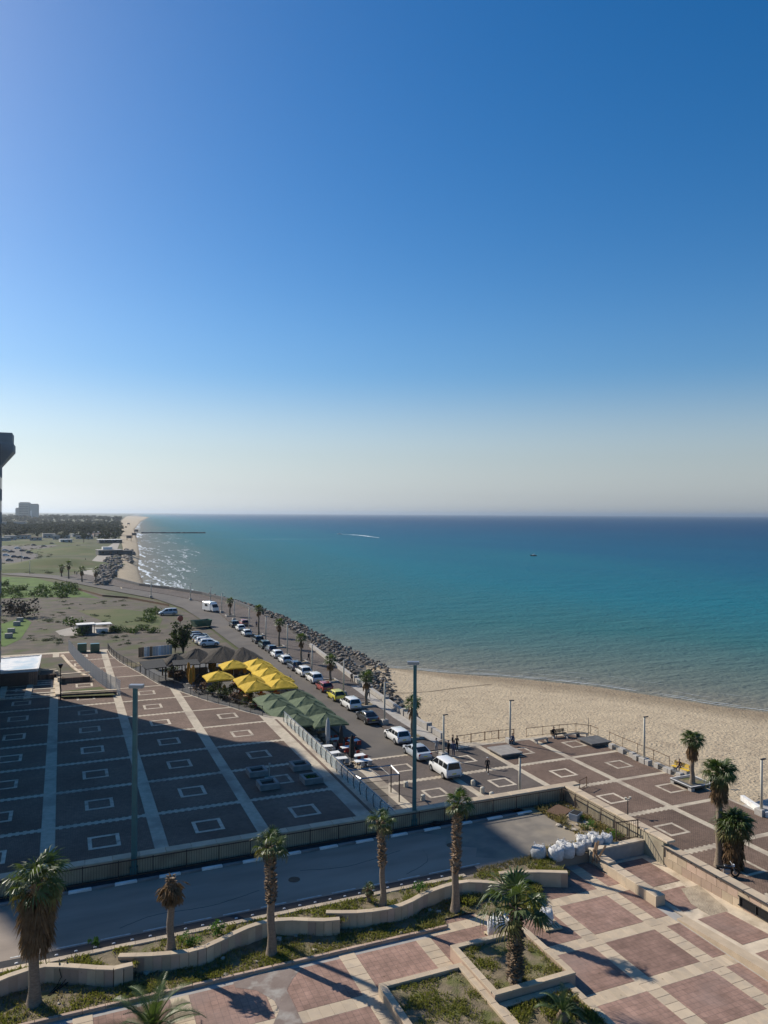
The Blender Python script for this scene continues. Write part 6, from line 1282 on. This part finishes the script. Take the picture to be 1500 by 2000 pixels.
me=bpy.data.meshes.new('scrub'); bm.to_mesh(me); bm.free(); me.materials.append(MATS['leaf_dark']); tag(obj('scrub',me),'low scrub and weeds dotted over the waste ground','scrub',kind='stuff')
# hills on the horizon
mb=MB(); vs=[]; n=60
for k in range(n+1):
    f=k/n; x=-9000+f*11200; y=14500+f*1500; h=(46*(1-f)**1.4+9)*(.75+.5*noise.noise((f*9,1,0))+.2*noise.noise((f*40,2,0))); vs+=[(x,y-900,-5),(x,y,h*.9),(x,y+900,-5)]
mb.add(vs,[(3*i+k,3*i+3+k,3*i+4+k,3*i+1+k) for i in range(n) for k in range(2)]); tag(mb.build('hills','grassland',smooth=True),None,None,None,'structure')
# ---------------------------------------------------------------- foam, wakes, boats
mb=MB(); rg=random.Random(44)
def ribbon(mb,pts,w,z):
    P=[Vector((p[0],p[1])) for p in pts]; k=len(P); vs=[]
    for i,p in enumerate(P):
        t=(P[min(i+1,k-1)]-P[max(i-1,0)]).normalized(); n_=Vector((-t.y,t.x)); e=math.sin(math.pi*(i+.15)/(k-.7))**.6
        vs+=[(*(p+n_*w*e*rg.uniform(.2,1)),z),(*(p-n_*w*e*rg.uniform(.2,1)),z)]
    mb.add(vs,[(2*i,2*i+1,2*i+3,2*i+2) for i in range(k-1)])
def shx(y): return interp([(30,300),(41,461),(60,700),(95,1089),(170,2000),(310,3400),(640,6500)],y)
for k in range(190):
    y=305+rg.random()**1.7*900; off=rg.random()**1.5*min(55,16+(y-300)*.09)+.5; x=shx(y)+off+rg.uniform(-2,2); L=rg.uniform(5,24)*(1+y/900); m=10; fr=rg.random()*9
    if y<330 and off<3: continue
    ribbon(mb,[(x+1.8*noise.noise((fr,i*.5,0))*(1+y/500),y+L*(i/m-.5)) for i in range(m+1)],rg.uniform(.2,.6)*(1.6 if off<7 else .8)*(1+y/1000),-2.96+.0008*k)
for k in range(22):   # broken foam along the swash
    y=rg.uniform(305,2600); ribbon(mb,[(shx(y)+rg.uniform(0,3)+1.5*noise.noise((k,i*.4,3)),y+50*(i/14-.5)*(1+y/800)) for i in range(15)],1.5+y/1200,-2.93+.0008*k)
WL=smoothline([(60,141.5,0),(68,133.2,0),(79.5,123.6,0),(89,112.9,0),(95.5,100.6,0),(99,92.9,0),(104.5,85.5,0),(115,72,0),(130,50,0)],8)
for k,o in enumerate((.2,1.4,4.5,9,15)):
    for s in range(0,len(WL)-8,5 if k<2 else 8):
        if k>1 and rg.random()<.72: continue
        seg=WL[s:s+rg.randint(5,9)]; fr=rg.random()*20; ribbon(mb,[(p.x+(o+.5*noise.noise((fr,i*.6,0)))*.75,p.y+(o+.5*noise.noise((fr,i*.6,0)))*.62) for i,p in enumerate(seg)],(.16,.10,.06,.06,.06)[k],-2.955+.001*k+.00003*s)
tag(mb.build('foam','foam'),'white foam of breaking waves along the shore','foam',kind='stuff')
mb=MB(); W_=[gp(665,1043.5,-3),gp(690,1044.6,-3),gp(715,1047,-3),gp(741,1050.5,-3)]; ribbon(mb,[(p.x,p.y) for p in smoothline(W_,6)],5,-2.95); W2=[gp(a,1053.5-(a-450)*.004,-3) for a in range(450,690,20)]; ribbon(mb,[(p.x,p.y) for p in W2],1.6,-2.94); tag(mb.build('boat_wake','foam'),'white wake trailing behind the speeding boat','wake',kind='stuff')
def boat(label,a,b,L,m):
    p=gp(a,b,-3); t=thing('motor_boat',label,'boat',(p.x,p.y,-3.1),2.7); w=L*.16; mb=MB(); mb.add([(-L/2,-w,.0),(L*.2,-w,0),(L/2,0,.25),(L*.2,w,0),(-L/2,w,0),(-L/2,-w*1.2,.8),(L*.2,-w*1.2,.85),(L*.56,0,1.1),(L*.2,w*1.2,.85),(-L/2,w*1.2,.8)],[(0,1,6,5),(1,2,7,6),(2,3,8,7),(3,4,9,8),(4,0,5,9),(5,6,7,8,9)]); mb.build('hull',m,t); MB().box(-L*.05,0,.8,L*.3,w*1.4,.9,0,0,.8,.85).build('cabin','white_paint',t); MB().box(L*.08,0,1.0,.08,w*1.2,.5).build('windscreen','car_glass',t)
boat('white motor boat at the head of the wake',663,1043.5,8,'white_paint'); boat('small dark boat alone on the open sea',1042,1086,4.6,'p_black')
# ---------------------------------------------------------------- labels that single out look-alikes by their place
ONES=' first second third fourth fifth sixth seventh eighth ninth tenth eleventh twelfth thirteenth fourteenth fifteenth sixteenth seventeenth eighteenth nineteenth'.split(' ')
def ordn(k):
    if k<20: return ONES[k]
    t_=('','','twent','thirt','fort','fift','sixt')[k//10]; return t_+'ieth' if k%10==0 else t_+'y-'+ONES[k%10]
dup={}
for o in S.objects:
    if o.parent is None and o.get('label') and o.get('group'): dup.setdefault((o['group'],o['label']),[]).append(o)
for (g_,l_),os_ in dup.items():
    if 1<len(os_)<=69:
        os_.sort(key=lambda o:(o.location-CAM).dot(_R)/(o.location-CAM).dot(_F))
        for k,o in enumerate(os_): o['label']='%s, %s from left'%(l_,ordn(k+1))
# ---------------------------------------------------------------- air
hz=bpy.data.materials.new('haze'); hz.use_nodes=True; n=hz.node_tree.nodes; n.remove(n['Principled BSDF']); v=n.new('ShaderNodeVolumePrincipled'); v.inputs['Color'].default_value=(.86,.93,1,1); v.inputs['Density'].default_value=7e-5; v.inputs['Anisotropy'].default_value=.7; hz.node_tree.links.new(v.outputs[0],n['Material Output'].inputs['Volume']); MATS['haze']=hz
tag(MB().box(0,0,-6,124000,124000,98).build('haze','haze'),'pale sea haze filling the air','haze',kind='stuff')
